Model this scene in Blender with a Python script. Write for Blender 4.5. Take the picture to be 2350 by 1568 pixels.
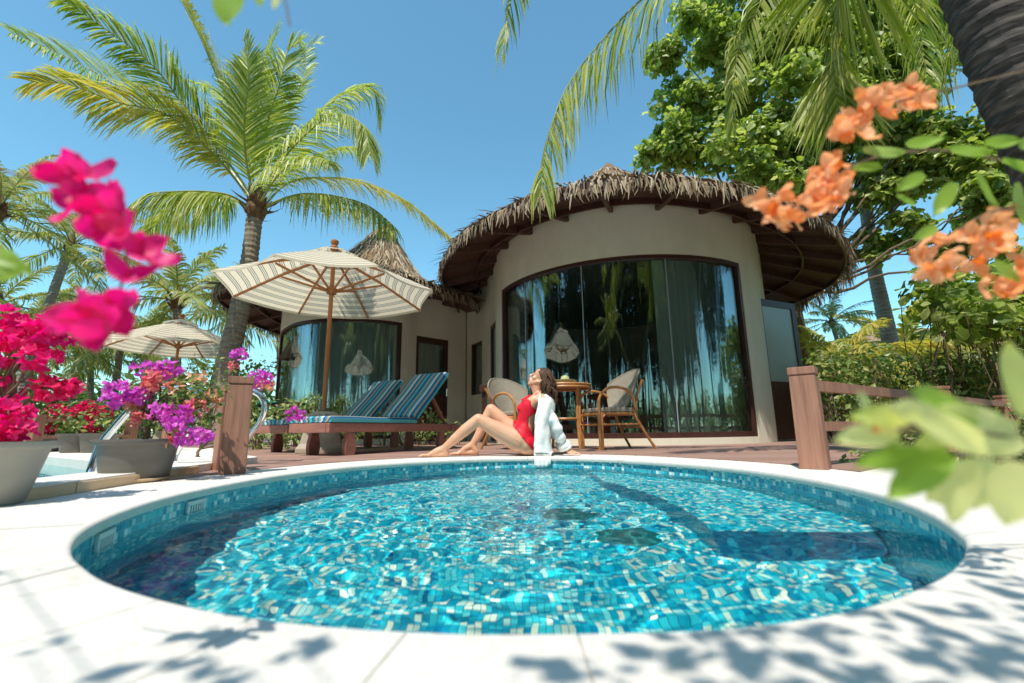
import bpy, bmesh, math, random
from mathutils import Vector, Matrix, noise
R = math.radians
V = Vector
sc = bpy.context.scene
for o in list(bpy.data.objects):
    bpy.data.objects.remove(o)
PI = math.pi

# ---------------------------------------------------------------- camera
CH = 0.21                      # camera height above the coping
FPX, CXP, CYP, HOR, ROLL = 1044.0, 1175.0, 784.0, 988.0, -0.013
TH = math.atan((HOR - CYP) / FPX)
cF = V((0, math.cos(TH), math.sin(TH)))
_u0 = V((0, -math.sin(TH), math.cos(TH))); _r0 = V((1, 0, 0))
cR = _r0 * math.cos(-ROLL) - _u0 * math.sin(-ROLL)
cU = _u0 * math.cos(-ROLL) + _r0 * math.sin(-ROLL)
CAM = V((0, 0, CH))
cam_d = bpy.data.cameras.new('camera')
cam = bpy.data.objects.new('camera', cam_d)
sc.collection.objects.link(cam)
m = Matrix((cR, cU, -cF)).transposed().to_4x4()
m.translation = CAM
cam.matrix_world = m
cam_d.sensor_width = 36
cam_d.lens = FPX / 2350 * 36
cam_d.clip_start = 0.02
cam_d.clip_end = 2000
cam_d.dof.use_dof = True
cam_d.dof.focus_distance = 4.2
cam_d.dof.aperture_fstop = 2.5
sc.camera = cam

# ---------------------------------------------------------------- sky, sun, exposure
SUN_EL, SUN_AZ = 62.0, 22.0      # azimuth: degrees to the left of straight behind the camera
w = bpy.data.worlds.new("World"); sc.world = w; w.use_nodes = True
nt = w.node_tree; bg = nt.nodes['Background']
sky = nt.nodes.new('ShaderNodeTexSky'); sky.sky_type = 'NISHITA'; sky.sun_disc = False
sky.sun_elevation = R(SUN_EL)
sunv = V((-math.sin(R(SUN_AZ)) * math.cos(R(SUN_EL)), -math.cos(R(SUN_AZ)) * math.cos(R(SUN_EL)), math.sin(R(SUN_EL))))
sky.sun_rotation = math.atan2(sunv.x, sunv.y)
sky.air_density = 1.0; sky.dust_density = 0.3; sky.ozone_density = 1.2
tint = nt.nodes.new('ShaderNodeMix'); tint.data_type = 'RGBA'; tint.blend_type = 'MULTIPLY'; tint.inputs[0].default_value = 1
tint.inputs[7].default_value = (0.64, 1.00, 0.93, 1)
nt.links.new(sky.outputs[0], tint.inputs[6]); nt.links.new(tint.outputs[2], bg.inputs[0])
bg.inputs[1].default_value = 0.15
sd = bpy.data.lights.new('sun', 'SUN'); sd.energy = 3.3; sd.angle = R(0.5); sd.color = (1.0, 0.94, 0.85)
so = bpy.data.objects.new('sun', sd); sc.collection.objects.link(so)
so.rotation_euler = (-sunv).to_track_quat('-Z', 'Y').to_euler()
sc.view_settings.view_transform = 'Standard'; sc.view_settings.look = 'None'
sc.view_settings.exposure = 0.74
sc.view_settings.gamma = 1
sc.cycles.use_denoising = True
sc.cycles.max_bounces = 10; sc.cycles.transparent_max_bounces = 24
sc.cycles.sample_clamp_indirect = 6

# ---------------------------------------------------------------- placement helpers (photo pixel -> place on a plane)
def ray(px, py):
    return cF + cR * ((px - CXP) / FPX) - cU * ((py - CYP) / FPX)
def G(px, py, z=0.0):
    r = ray(px, py); return CAM + r * ((z - CH) / r.z)
def D(px, py, Y):
    r = ray(px, py); return CAM + r * (Y / r.y)

# ---------------------------------------------------------------- mesh helpers
class MB:
    def __init__(s): s.v = []; s.f = []; s.m = []; s.uv = []
    def add(s, vs, fs, mi=0, uvs=None):
        b = len(s.v); s.v += [tuple(x) for x in vs]
        for i, f in enumerate(fs):
            s.f.append(tuple(b + k for k in f)); s.m.append(mi)
            s.uv.append([uvs[k] for k in f] if uvs else None)
    def box(s, c, d, rot=None, mi=0, taper=1.0):
        x, y, z = d[0] / 2, d[1] / 2, d[2] / 2
        vs = []
        for k in (-1, 1):
            t = 1.0 if k < 0 else taper
            for sx, sy in ((-1, -1), (1, -1), (1, 1), (-1, 1)):
                p = V((sx * x * t, sy * y * t, k * z))
                if rot is not None: p = rot @ p
                vs.append(p + V(c))
        s.add(vs, [(3, 2, 1, 0), (4, 5, 6, 7), (0, 1, 5, 4), (1, 2, 6, 5), (2, 3, 7, 6), (3, 0, 4, 7)], mi)
    def beam(s, a, b, w_, h, up=V((0, 0, 1)), mi=0, w2=None):
        a = V(a); b = V(b); t = (b - a).normalized()
        sd_ = t.cross(up)
        if sd_.length < 1e-4: sd_ = t.cross(V((1, 0, 0)))
        sd_.normalize(); u = sd_.cross(t).normalized()
        vs = []
        for p, ww in ((a, w_), (b, w2 or w_)):
            for i, j in ((-1, -1), (1, -1), (1, 1), (-1, 1)):
                vs.append(p + sd_ * (i * ww / 2) + u * (j * h / 2))
        s.add(vs, [(3, 2, 1, 0), (4, 5, 6, 7), (0, 1, 5, 4), (1, 2, 6, 5), (2, 3, 7, 6), (3, 0, 4, 7)], mi)
    def tube(s, pts, rad, n=8, mi=0, cap=True, flat=1.0):
        pts = [V(p) for p in pts]
        if not hasattr(rad, '__len__'): rad = [rad] * len(pts)
        vs = []; ref = None
        for i, p in enumerate(pts):
            t = (pts[min(i + 1, len(pts) - 1)] - pts[max(i - 1, 0)]).normalized()
            if ref is None:
                ref = t.orthogonal().normalized()
            a = (ref - t * ref.dot(t)).normalized(); ref = a; b = t.cross(a)
            for k in range(n):
                an = 2 * PI * k / n
                vs.append(p + (a * math.cos(an) + b * math.sin(an) * flat) * rad[i])
        fs = []
        for i in range(len(pts) - 1):
            for k in range(n):
                fs.append((i * n + k, i * n + (k + 1) % n, (i + 1) * n + (k + 1) % n, (i + 1) * n + k))
        if cap:
            fs.append(tuple(range(n - 1, -1, -1))); fs.append(tuple((len(pts) - 1) * n + k for k in range(n)))
        s.add(vs, fs, mi)
    def lathe(s, prof, c=(0, 0, 0), n=24, mi=0, axis=None):
        vs = []; c = V(c)
        for r_, z in prof:
            for k in range(n):
                an = 2 * PI * k / n
                p = V((r_ * math.cos(an), r_ * math.sin(an), z))
                if axis is not None: p = axis @ p
                vs.append(c + p)
        fs = []
        for i in range(len(prof) - 1):
            for k in range(n):
                fs.append((i * n + k, i * n + (k + 1) % n, (i + 1) * n + (k + 1) % n, (i + 1) * n + k))
        if prof[0][0] > 1e-4: fs.append(tuple(range(n - 1, -1, -1)))
        if prof[-1][0] > 1e-4: fs.append(tuple((len(prof) - 1) * n + k for k in range(n)))
        s.add(vs, fs, mi)
    def prism(s, poly, z0, z1, mi=0):
        n = len(poly)
        vs = [(p[0], p[1], z0) for p in poly] + [(p[0], p[1], z1) for p in poly]
        fs = [tuple(range(n - 1, -1, -1)), tuple(range(n, 2 * n))] + [(i, (i + 1) % n, (i + 1) % n + n, i + n) for i in range(n)]
        s.add(vs, fs, mi)
    def leaf(s, p, d, nrm, L, W, mi=0, fold=0.15):
        d = d.normalized(); sd_ = d.cross(nrm)
        if sd_.length < 1e-4: sd_ = d.orthogonal()
        sd_.normalize(); n_ = sd_.cross(d)
        a = p; b = p + d * L
        mm = p + d * L * 0.45
        s.add([a, mm + sd_ * W / 2 + n_ * W * fold, b, mm - sd_ * W / 2 + n_ * W * fold], [(0, 1, 2), (0, 2, 3)], mi)
    def strip(s, pts, ws, sd_, mi=0):
        vs = []
        for p, w_ in zip(pts, ws):
            vs.append(p + sd_ * w_ / 2); vs.append(p - sd_ * w_ / 2)
        s.add(vs, [(2 * i, 2 * i + 1, 2 * i + 3, 2 * i + 2) for i in range(len(pts) - 1)], mi)

def put(name, mb, mats, parent=None, smooth=False, world=True, bevel=0.0):
    me = bpy.data.meshes.new(name)
    off = V((0, 0, 0))
    if parent is not None and world:
        p = parent
        while p is not None: off += p.location; p = p.parent
    me.from_pydata([tuple(V(v) - off) for v in mb.v], [], mb.f)
    if not isinstance(mats, (list, tuple)): mats = [mats]
    for x in mats: me.materials.append(x)
    for p, i in zip(me.polygons, mb.m): p.material_index = i
    if any(u is not None for u in mb.uv):
        ul = me.uv_layers.new(name='UVMap')
        for p, u in zip(me.polygons, mb.uv):
            if u:
                for li, q in zip(p.loop_indices, u): ul.data[li].uv = q
    me.update()
    if bevel:
        bm = bmesh.new(); bm.from_mesh(me)
        bmesh.ops.recalc_face_normals(bm, faces=bm.faces)
        es = [e for e in bm.edges if len(e.link_faces) == 2 and e.calc_face_angle(0) > 0.6]
        bmesh.ops.bevel(bm, geom=es, offset=bevel, segments=2, affect='EDGES', profile=0.7, clamp_overlap=True)
        bm.to_mesh(me); bm.free()
    if smooth:
        me.shade_smooth(); me.set_sharp_from_angle(angle=R(38))
    o = bpy.data.objects.new(name, me)
    sc.collection.objects.link(o)
    if parent is not None: o.parent = parent
    return o

def tag(o, label, cat, group=None):
    o['label'] = label; o['category'] = cat
    if group: o['group'] = group
    return o
def thing(name, label, cat, loc=(0, 0, 0), rz=0, group=None):
    o = bpy.data.objects.new(name, None); sc.collection.objects.link(o)
    o.location = loc; o.rotation_euler = (0, 0, rz); o.empty_display_size = 0.1
    return tag(o, label, cat, group)
def struct(o, k='structure'):
    o['kind'] = k; return o
def dup(root, loc, rz=0, scale=1.0, label=None, group=None):
    r = root.copy(); sc.collection.objects.link(r)
    r.location = loc; r.rotation_euler = (0, 0, rz); r.scale = (scale,) * 3
    if label: r['label'] = label
    if group: r['group'] = group
    for ch in list(root.children):
        c = ch.copy(); sc.collection.objects.link(c); c.parent = r
        for g_ in list(ch.children):
            d = g_.copy(); sc.collection.objects.link(d); d.parent = c
    return r
def cr(pts, n, closed=False):
    """Catmull-Rom through pts, n samples per span"""
    pts = [V(p) for p in pts]; out = []; N = len(pts)
    rng = range(N) if closed else range(N - 1)
    for i in rng:
        if closed: p0, p1, p2, p3 = pts[i - 1], pts[i], pts[(i + 1) % N], pts[(i + 2) % N]
        else: p0, p1, p2, p3 = pts[max(i - 1, 0)], pts[i], pts[i + 1], pts[min(i + 2, N - 1)]
        for k in range(n):
            t = k / n
            out.append(0.5 * ((2 * p1) + (p2 - p0) * t + (2 * p0 - 5 * p1 + 4 * p2 - p3) * t * t + (3 * p1 - p0 - 3 * p2 + p3) * t ** 3))
    if not closed: out.append(pts[-1].copy())
    return out
def resample(pts, step, closed=False):
    pts = [V(p) for p in pts]
    if closed: pts = pts + [pts[0]]
    L = [0]
    for a, b in zip(pts, pts[1:]): L.append(L[-1] + (b - a).length)
    n = max(2, round(L[-1] / step)); out = []; j = 0
    for i in range(n if closed else n + 1):
        s_ = L[-1] * i / n
        while j < len(L) - 2 and L[j + 1] < s_: j += 1
        t = (s_ - L[j]) / max(1e-9, L[j + 1] - L[j]); out.append(pts[j].lerp(pts[j + 1], min(t, 1)))
    return out
def offset_curve(pts, d, closed=False):
    """2-D offset to the right-hand side of travel"""
    n = len(pts); out = []
    for i in range(n):
        if closed: t = pts[(i + 1) % n] - pts[i - 1]
        else: t = pts[min(i + 1, n - 1)] - pts[max(i - 1, 0)]
        t.normalize(); out.append(pts[i] + V((t.y, -t.x, 0)) * d)
    return out

# ---------------------------------------------------------------- materials
def mat(name, col=(0.5, 0.5, 0.5), rough=0.6, metal=0.0, spec=0.5):
    m_ = bpy.data.materials.new(name); m_.use_nodes = True
    b = m_.node_tree.nodes['Principled BSDF']
    b.inputs['Base Color'].default_value = (*col, 1); b.inputs['Roughness'].default_value = rough
    b.inputs['Metallic'].default_value = metal; b.inputs['Specular IOR Level'].default_value = spec
    return m_
def N(m_, t, **kw):
    n = m_.node_tree.nodes.new(t)
    for k, v_ in kw.items(): setattr(n, k, v_)
    return n
def Lk(m_, a, b): m_.node_tree.links.new(a, b)
def P(m_): return m_.node_tree.nodes['Principled BSDF']
def ramp(m_, fac, stops, interp='LINEAR'):
    r = N(m_, 'ShaderNodeValToRGB'); r.color_ramp.interpolation = interp
    el = r.color_ramp.elements
    while len(el) > 1: el.remove(el[-1])
    el[0].position = stops[0][0]; el[0].color = (*stops[0][1], 1)
    for p_, c in stops[1:]:
        e = el.new(p_); e.color = (*c, 1)
    Lk(m_, fac, r.inputs[0]); return r.outputs[0]
def noisy(name, c1, c2, scale=6, rough=0.7, detail=6, bump=0.0, stretch=(1, 1, 1), coord='Object', spec=0.4, bscale=None, lo=0.3, hi=0.7):
    m_ = mat(name, c1, rough, spec=spec)
    tc = N(m_, 'ShaderNodeTexCoord'); mp = N(m_, 'ShaderNodeMapping'); mp.inputs['Scale'].default_value = stretch
    Lk(m_, tc.outputs[coord], mp.inputs[0])
    n = N(m_, 'ShaderNodeTexNoise'); n.inputs['Scale'].default_value = scale; n.inputs['Detail'].default_value = detail
    Lk(m_, mp.outputs[0], n.inputs['Vector'])
    Lk(m_, ramp(m_, n.outputs[0], [(lo, c1), (hi, c2)]), P(m_).inputs['Base Color'])
    if bump:
        n2 = N(m_, 'ShaderNodeTexNoise'); n2.inputs['Scale'].default_value = bscale or scale * 4; n2.inputs['Detail'].default_value = 5
        Lk(m_, mp.outputs[0], n2.inputs['Vector'])
        b = N(m_, 'ShaderNodeBump'); b.inputs['Strength'].default_value = bump; b.inputs['Distance'].default_value = 0.01
        Lk(m_, n2.outputs[0], b.inputs['Height']); Lk(m_, b.outputs[0], P(m_).inputs['Normal'])
    return m_
def leafmat(name, cols, trans=0.35, rough=0.45, tmul=1.6):
    """cols: list of colours picked per leaf"""
    m_ = mat(name, cols[0], rough, spec=0.45)
    g = N(m_, 'ShaderNodeNewGeometry')
    st = [(i / max(1, len(cols) - 1), c) for i, c in enumerate(cols)]
    col = ramp(m_, g.outputs['Random Per Island'], st)
    Lk(m_, col, P(m_).inputs['Base Color'])
    tr = N(m_, 'ShaderNodeBsdfTranslucent'); mx = N(m_, 'ShaderNodeMixShader'); mx.inputs[0].default_value = trans
    hs = N(m_, 'ShaderNodeHueSaturation'); hs.inputs['Value'].default_value = tmul; hs.inputs['Saturation'].default_value = 1.1
    Lk(m_, col, hs.inputs['Color']); Lk(m_, hs.outputs[0], tr.inputs[0])
    Lk(m_, P(m_).outputs[0], mx.inputs[1]); Lk(m_, tr.outputs[0], mx.inputs[2])
    Lk(m_, mx.outputs[0], m_.node_tree.nodes['Material Output'].inputs[0])
    return m_
def woodmat(name, c1, c2, axis=(1, 1, 14), rough=0.55, bump=0.25, scale=3.0):
    return noisy(name, c1, c2, scale=scale, rough=rough, bump=bump, stretch=axis, bscale=scale * 2)

def vmath(m_, op, a, b=None):
    n = N(m_, 'ShaderNodeVectorMath', operation=op); Lk(m_, a, n.inputs[0])
    if b is not None:
        if isinstance(b, tuple): n.inputs[1].default_value = b
        else: Lk(m_, b, n.inputs[1])
    return n.outputs[0]
def mathn(m_, op, a, b=None, c=None):
    n = N(m_, 'ShaderNodeMath', operation=op)
    for i, x in enumerate((a, b, c)):
        if x is None: continue
        if isinstance(x, (int, float)): n.inputs[i].default_value = x
        else: Lk(m_, x, n.inputs[i])
    return n.outputs[0]
def mixc(m_, f, a, b, bt='MIX'):
    n = N(m_, 'ShaderNodeMix', data_type='RGBA', blend_type=bt)
    if isinstance(f, (int, float)): n.inputs[0].default_value = f
    else: Lk(m_, f, n.inputs[0])
    for k, x in ((6, a), (7, b)):
        if isinstance(x, tuple): n.inputs[k].default_value = (*x, 1)
        else: Lk(m_, x, n.inputs[k])
    return n.outputs[2]
M = {}
M['deckwood'] = None
M['redwood'] = woodmat('weathered_red_wood', (0.40, 0.20, 0.135), (0.24, 0.115, 0.075), (14, 14, 1.2), 0.6, 0.3)
M['lwood'] = woodmat('lounger_wood', (0.38, 0.165, 0.12), (0.27, 0.115, 0.085), (3, 12, 12), 0.5, 0.2)
M['teak'] = woodmat('varnished_teak', (0.42, 0.17, 0.055), (0.33, 0.12, 0.04), (10, 10, 2), 0.4, 0.1)
M['darkwood'] = woodmat('dark_mahogany', (0.075, 0.028, 0.020), (0.045, 0.018, 0.014), (10, 10, 1.5), 0.35, 0.15)
M['soffit'] = woodmat('roof_boards', (0.11, 0.052, 0.033), (0.06, 0.028, 0.02), (8, 8, 8), 0.6, 0.2)
M['plaster'] = noisy('cream_plaster', (0.74, 0.70, 0.57), (0.68, 0.64, 0.52), 1.6, 0.85, bump=0.12, bscale=60)
_m = M['plaster']; _src = P(_m).inputs['Base Color'].links[0].from_socket; _tc = N(_m, 'ShaderNodeTexCoord'); _mp = N(_m, 'ShaderNodeMapping'); _mp.inputs['Scale'].default_value = (2.2, 2.2, 0.8)
_n = N(_m, 'ShaderNodeTexNoise'); _n.inputs['Scale'].default_value = 1.5; _n.inputs['Detail'].default_value = 8; _n.inputs['Roughness'].default_value = .7; Lk(_m, _tc.outputs['Object'], _mp.inputs[0]); Lk(_m, _mp.outputs[0], _n.inputs['Vector'])
Lk(_m, mixc(_m, 1.0, _src, ramp(_m, _n.outputs[0], [(.30, (.92, .905, .87)), (.55, (1, 1, 1))]), 'MULTIPLY'), P(_m).inputs['Base Color'])
M['thatch'] = None
M['stonebase'] = noisy('cast_stone', (0.45, 0.40, 0.31), (0.34, 0.30, 0.23), 9, 0.85, bump=0.3, bscale=90)
M['steel'] = mat('polished_steel', (0.75, 0.76, 0.78), 0.16, 1.0)
M['pot'] = noisy('grey_plastic_pot', (0.115, 0.108, 0.092), (0.17, 0.16, 0.14), 5, 0.5, bump=0.08, stretch=(1, 1, 3))
M['potlight'] = noisy('pale_grey_plastic_pot', (0.30, 0.28, 0.24), (0.38, 0.355, 0.30), 4, 0.5, bump=0.06, stretch=(1, 1, 2))
M['soil'] = noisy('soil', (0.10, 0.065, 0.04), (0.19, 0.14, 0.095), 12, 0.95, bump=0.6)
M['bark'] = noisy('palm_bark', (0.33, 0.27, 0.20), (0.15, 0.12, 0.09), 5, 0.9, bump=0.7, stretch=(1, 1, 7), bscale=9)
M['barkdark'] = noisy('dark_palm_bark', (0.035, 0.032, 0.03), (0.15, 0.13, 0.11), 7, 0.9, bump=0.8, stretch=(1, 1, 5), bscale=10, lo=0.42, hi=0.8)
M['barkgrey'] = noisy('grey_palm_bark', (0.36, 0.33, 0.29), (0.20, 0.18, 0.155), 4, 0.9, bump=0.6, stretch=(1, 1, 9), bscale=8)
M['twig'] = noisy('twig', (0.20, 0.14, 0.09), (0.12, 0.085, 0.055), 20, 0.9)
M['fibre'] = noisy('palm_fibre', (0.23, 0.13, 0.06), (0.10, 0.055, 0.03), 15, 0.95, bump=0.6)
M['frond'] = leafmat('palm_leaflets', [(0.13, 0.20, 0.02), (0.22, 0.30, 0.03), (0.32, 0.39, 0.05), (0.42, 0.46, 0.09), (0.58, 0.56, 0.22), (0.17, 0.25, 0.025)], 0.45, 0.42)
M['frondyellow'] = leafmat('yellow_palm_leaflets', [(0.30, 0.33, 0.05), (0.46, 0.42, 0.07), (0.56, 0.46, 0.12), (0.26, 0.32, 0.05)], 0.45, 0.45)
M['frondfar'] = leafmat('far_palm_leaflets', [(0.13, 0.19, 0.04), (0.22, 0.27, 0.06), (0.36, 0.36, 0.11), (0.46, 0.42, 0.18)], 0.35, 0.5)
M['rachis'] = noisy('palm_rachis', (0.33, 0.34, 0.08), (0.24, 0.27, 0.06), 6, 0.45)
M['leafA'] = leafmat('broad_leaves', [(0.11, 0.17, 0.03), (0.21, 0.29, 0.05), (0.34, 0.41, 0.09), (0.50, 0.53, 0.20)], 0.5, 0.35)
M['leafB'] = leafmat('hedge_leaves', [(0.05, 0.11, 0.025), (0.10, 0.18, 0.04), (0.17, 0.26, 0.06), (0.28, 0.34, 0.10), (0.38, 0.36, 0.10)], 0.35, 0.4)
M['leafC'] = leafmat('light_shrub_leaves', [(0.12, 0.20, 0.05), (0.20, 0.30, 0.08), (0.30, 0.38, 0.13), (0.38, 0.44, 0.20)], 0.35, 0.4)
M['leafnear'] = leafmat('near_leaves', [(0.16, 0.30, 0.03), (0.24, 0.38, 0.05), (0.34, 0.45, 0.12)], 0.45, 0.4)
M['leafpale'] = leafmat('pale_near_leaves', [(0.58, 0.60, 0.20), (0.66, 0.66, 0.32), (0.48, 0.54, 0.12)], 0.5, 0.4)
M['magenta'] = leafmat('magenta_bracts', [(0.80, 0.008, 0.16), (0.85, 0.02, 0.22), (0.70, 0.006, 0.20), (0.88, 0.06, 0.30)], 0.45, 0.5, 1.15)
M['red'] = leafmat('crimson_bracts', [(0.72, 0.01, 0.10), (0.80, 0.03, 0.16), (0.60, 0.01, 0.12)], 0.4, 0.5, 1.15)
M['purple'] = leafmat('purple_bracts', [(0.62, 0.09, 0.60), (0.75, 0.16, 0.72), (0.70, 0.08, 0.48), (0.80, 0.32, 0.72)], 0.4, 0.5, 1.15)
M['salmon'] = leafmat('salmon_bracts', [(0.80, 0.25, 0.20), (0.86, 0.42, 0.34), (0.80, 0.12, 0.22), (0.88, 0.55, 0.42)], 0.4, 0.5, 1.15)
M['orange'] = leafmat('orange_bracts', [(0.88, 0.26, 0.07), (0.92, 0.40, 0.16), (0.92, 0.55, 0.32), (0.90, 0.33, 0.10)], 0.4, 0.5, 1.15)
M['peach'] = leafmat('peach_bracts', [(0.85, 0.45, 0.28), (0.88, 0.58, 0.40), (0.84, 0.36, 0.20)], 0.4, 0.5, 1.1)
M['leafdark'] = leafmat('dark_hanging_leaves', [(0.02, 0.03, 0.012), (0.04, 0.055, 0.018), (0.08, 0.09, 0.03), (0.14, 0.13, 0.05)], 0.2, 0.5)
M['skin'] = mat('skin', (0.66, 0.385, 0.26), 0.42)
_m = M['skin']; _n = N(_m, 'ShaderNodeTexNoise'); _n.inputs['Scale'].default_value = 9; _n.inputs['Detail'].default_value = 5
_t = N(_m, 'ShaderNodeTexCoord'); Lk(_m, _t.outputs['Object'], _n.inputs['Vector']); Lk(_m, ramp(_m, _n.outputs[0], [(.32, (0.60, 0.31, 0.185)), (.55, (0.68, 0.375, 0.235)), (.75, (0.72, 0.42, 0.28))]), P(_m).inputs['Base Color'])
P(M['skin']).inputs['Subsurface Weight'].default_value = 0.12
P(M['skin']).inputs['Subsurface Scale'].default_value = 0.02
P(M['skin']).inputs['Subsurface Radius'].default_value = (1, 0.4, 0.25)
M['suit'] = noisy('red_swimsuit', (0.72, 0.008, 0.03), (0.65, 0.006, 0.025), 30, 0.55)
M['hair'] = noisy('brown_hair', (0.04, 0.02, 0.012), (0.11, 0.058, 0.03), 60, 0.6, stretch=(1, 1, 0.2), spec=0.25)
M['shirt'] = noisy('white_cotton', (0.88, 0.87, 0.84), (0.82, 0.81, 0.78), 40, 0.8, bump=0.12, bscale=50)
M['black'] = mat('black', (0.02, 0.02, 0.02), 0.5)
M['gold'] = mat('gold', (0.8, 0.5, 0.2), 0.3, 1.0)
M['rattan'] = noisy('rattan_cane', (0.50, 0.23, 0.075), (0.38, 0.16, 0.05), 8, 0.35, stretch=(1, 1, 3))
M['plasticwhite'] = mat('white_plastic', (0.75, 0.76, 0.72), 0.4)
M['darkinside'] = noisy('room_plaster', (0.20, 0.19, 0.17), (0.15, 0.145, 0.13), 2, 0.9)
M['celadon'] = mat('celadon_glaze', (0.30, 0.36, 0.24), 0.25)
M['fruit'] = mat('pale_green_fruit', (0.50, 0.52, 0.26), 0.4)
M['teal'] = noisy('teal_towel', (0.01, 0.22, 0.20), (0.015, 0.30, 0.28), 20, 0.9, bump=0.3)
M['rooftile'] = noisy('far_shingles', (0.34, 0.22, 0.15), (0.24, 0.16, 0.11), 12, 0.9, bump=0.5)

def strands(name, cols, rough=0.85, tr=0.0):
    m_ = mat(name, cols[0], rough, spec=0.2)
    g = N(m_, 'ShaderNodeNewGeometry')
    Lk(m_, ramp(m_, g.outputs['Random Per Island'], [(i / (len(cols) - 1), c) for i, c in enumerate(cols)]), P(m_).inputs['Base Color'])
    return m_
M['thatch'] = strands('dry_palm_thatch', [(0.13, 0.09, 0.06), (0.26, 0.195, 0.125), (0.38, 0.30, 0.20), (0.44, 0.37, 0.27), (0.20, 0.135, 0.085)])
M['thatchbody'] = noisy('thatch_body', (0.24, 0.16, 0.085), (0.13, 0.08, 0.045), 14, 0.95, bump=0.8)

def hashed(m_, vec, stops, interp='LINEAR'):
    w_ = N(m_, 'ShaderNodeTexWhiteNoise', noise_dimensions='3D'); Lk(m_, vec, w_.inputs['Vector'])
    return ramp(m_, w_.outputs['Value'], stops, interp)
def tilemat(name, size, stops, grout, gw=0.09, rough=0.2, warp=0.0, bump=0.3):
    m_ = mat(name, (0.1, 0.4, 0.5), rough, spec=0.6)
    tc = N(m_, 'ShaderNodeTexCoord'); vec = tc.outputs['UV']
    sc_ = vmath(m_, 'MULTIPLY', vec, (1 / size, 1 / size, 0.0))
    fl = vmath(m_, 'FLOOR', sc_); fr = vmath(m_, 'FRACTION', sc_)
    sp = N(m_, 'ShaderNodeSeparateXYZ'); Lk(m_, fr, sp.inputs[0])
    dx = mathn(m_, 'ABSOLUTE', mathn(m_, 'SUBTRACT', sp.outputs[0], 0.5)); dy = mathn(m_, 'ABSOLUTE', mathn(m_, 'SUBTRACT', sp.outputs[1], 0.5))
    mx = mathn(m_, 'MAXIMUM', dx, dy)
    g = mathn(m_, 'GREATER_THAN', mx, 0.5 - gw / 2)
    col = hashed(m_, fl, stops)
    Lk(m_, mixc(m_, g, col, grout), P(m_).inputs['Base Color'])
    b = N(m_, 'ShaderNodeBump', invert=True); b.inputs['Strength'].default_value = bump; b.inputs['Distance'].default_value = 0.002
    Lk(m_, g, b.inputs['Height']); Lk(m_, b.outputs[0], P(m_).inputs['Normal'])
    return m_
blues = [(0.0, (0.0, 0.20, 0.38)), (0.15, (0.0, 0.33, 0.50)), (0.38, (0.01, 0.50, 0.62)), (0.58, (0.04, 0.62, 0.70)), (0.74, (0.14, 0.74, 0.76)), (0.82, (0.50, 0.80, 0.74)), (0.90, (0.84, 0.87, 0.66)), (1.0, (0.93, 0.90, 0.76))]
M['poolfloor'] = tilemat('pool_floor_mosaic', 0.0185, blues, (0.02, 0.22, 0.30), 0.10, warp=0.0)
wallb = [(0.0, (0.0, 0.22, 0.38)), (0.35, (0.01, 0.36, 0.48)), (0.7, (0.03, 0.50, 0.58)), (0.80, (0.10, 0.60, 0.66)), (0.86, (0.60, 0.74, 0.72)), (1.0, (0.85, 0.87, 0.82))]
M['poolwall'] = tilemat('pool_wall_mosaic', 0.022, wallb, (0.22, 0.46, 0.50), 0.12)
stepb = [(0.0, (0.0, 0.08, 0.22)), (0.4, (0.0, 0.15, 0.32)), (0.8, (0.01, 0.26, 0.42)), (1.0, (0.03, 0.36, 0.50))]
M['stepwall'] = tilemat('shade_darkened_step_mosaic', 0.022, stepb, (0.02, 0.2, 0.3), 0.10)  # blues darkened to paint in the shade on the step and bench sides
def stonemat(name, c1, c2):
    m_ = noisy(name, c1, c2, 2.2, 0.62, detail=8, bump=0.16, bscale=45, spec=0.3, lo=0.35, hi=0.75)
    src = P(m_).inputs['Base Color'].links[0].from_socket; tc = N(m_, 'ShaderNodeTexCoord')
    n1 = N(m_, 'ShaderNodeTexNoise'); n1.inputs['Scale'].default_value = 70; n1.inputs['Detail'].default_value = 4; Lk(m_, tc.outputs['Object'], n1.inputs['Vector'])
    n2 = N(m_, 'ShaderNodeTexNoise'); n2.inputs['Scale'].default_value = 5.5; n2.inputs['Detail'].default_value = 9; n2.inputs['Roughness'].default_value = .75; Lk(m_, tc.outputs['Object'], n2.inputs['Vector'])
    a = mixc(m_, 1.0, src, ramp(m_, n1.outputs[0], [(.30, (.90, .89, .87)), (.52, (1, 1, 1))]), 'MULTIPLY')
    b = mixc(m_, 1.0, a, ramp(m_, n2.outputs[0], [(.30, (.84, .80, .74)), (.46, (1, 1, 1))]), 'MULTIPLY')
    Lk(m_, b, P(m_).inputs['Base Color']); return m_
M['stone'] = stonemat('white_limestone', (0.76, 0.72, 0.66), (0.69, 0.65, 0.59))
M['stonejoint'] = noisy('joint_mortar', (0.56, 0.48, 0.38), (0.48, 0.41, 0.33), 8, 0.9)
M['riser'] = noisy('sandstone_riser', (0.55, 0.36, 0.19), (0.68, 0.52, 0.34), 5, 0.8, bump=0.3)

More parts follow.
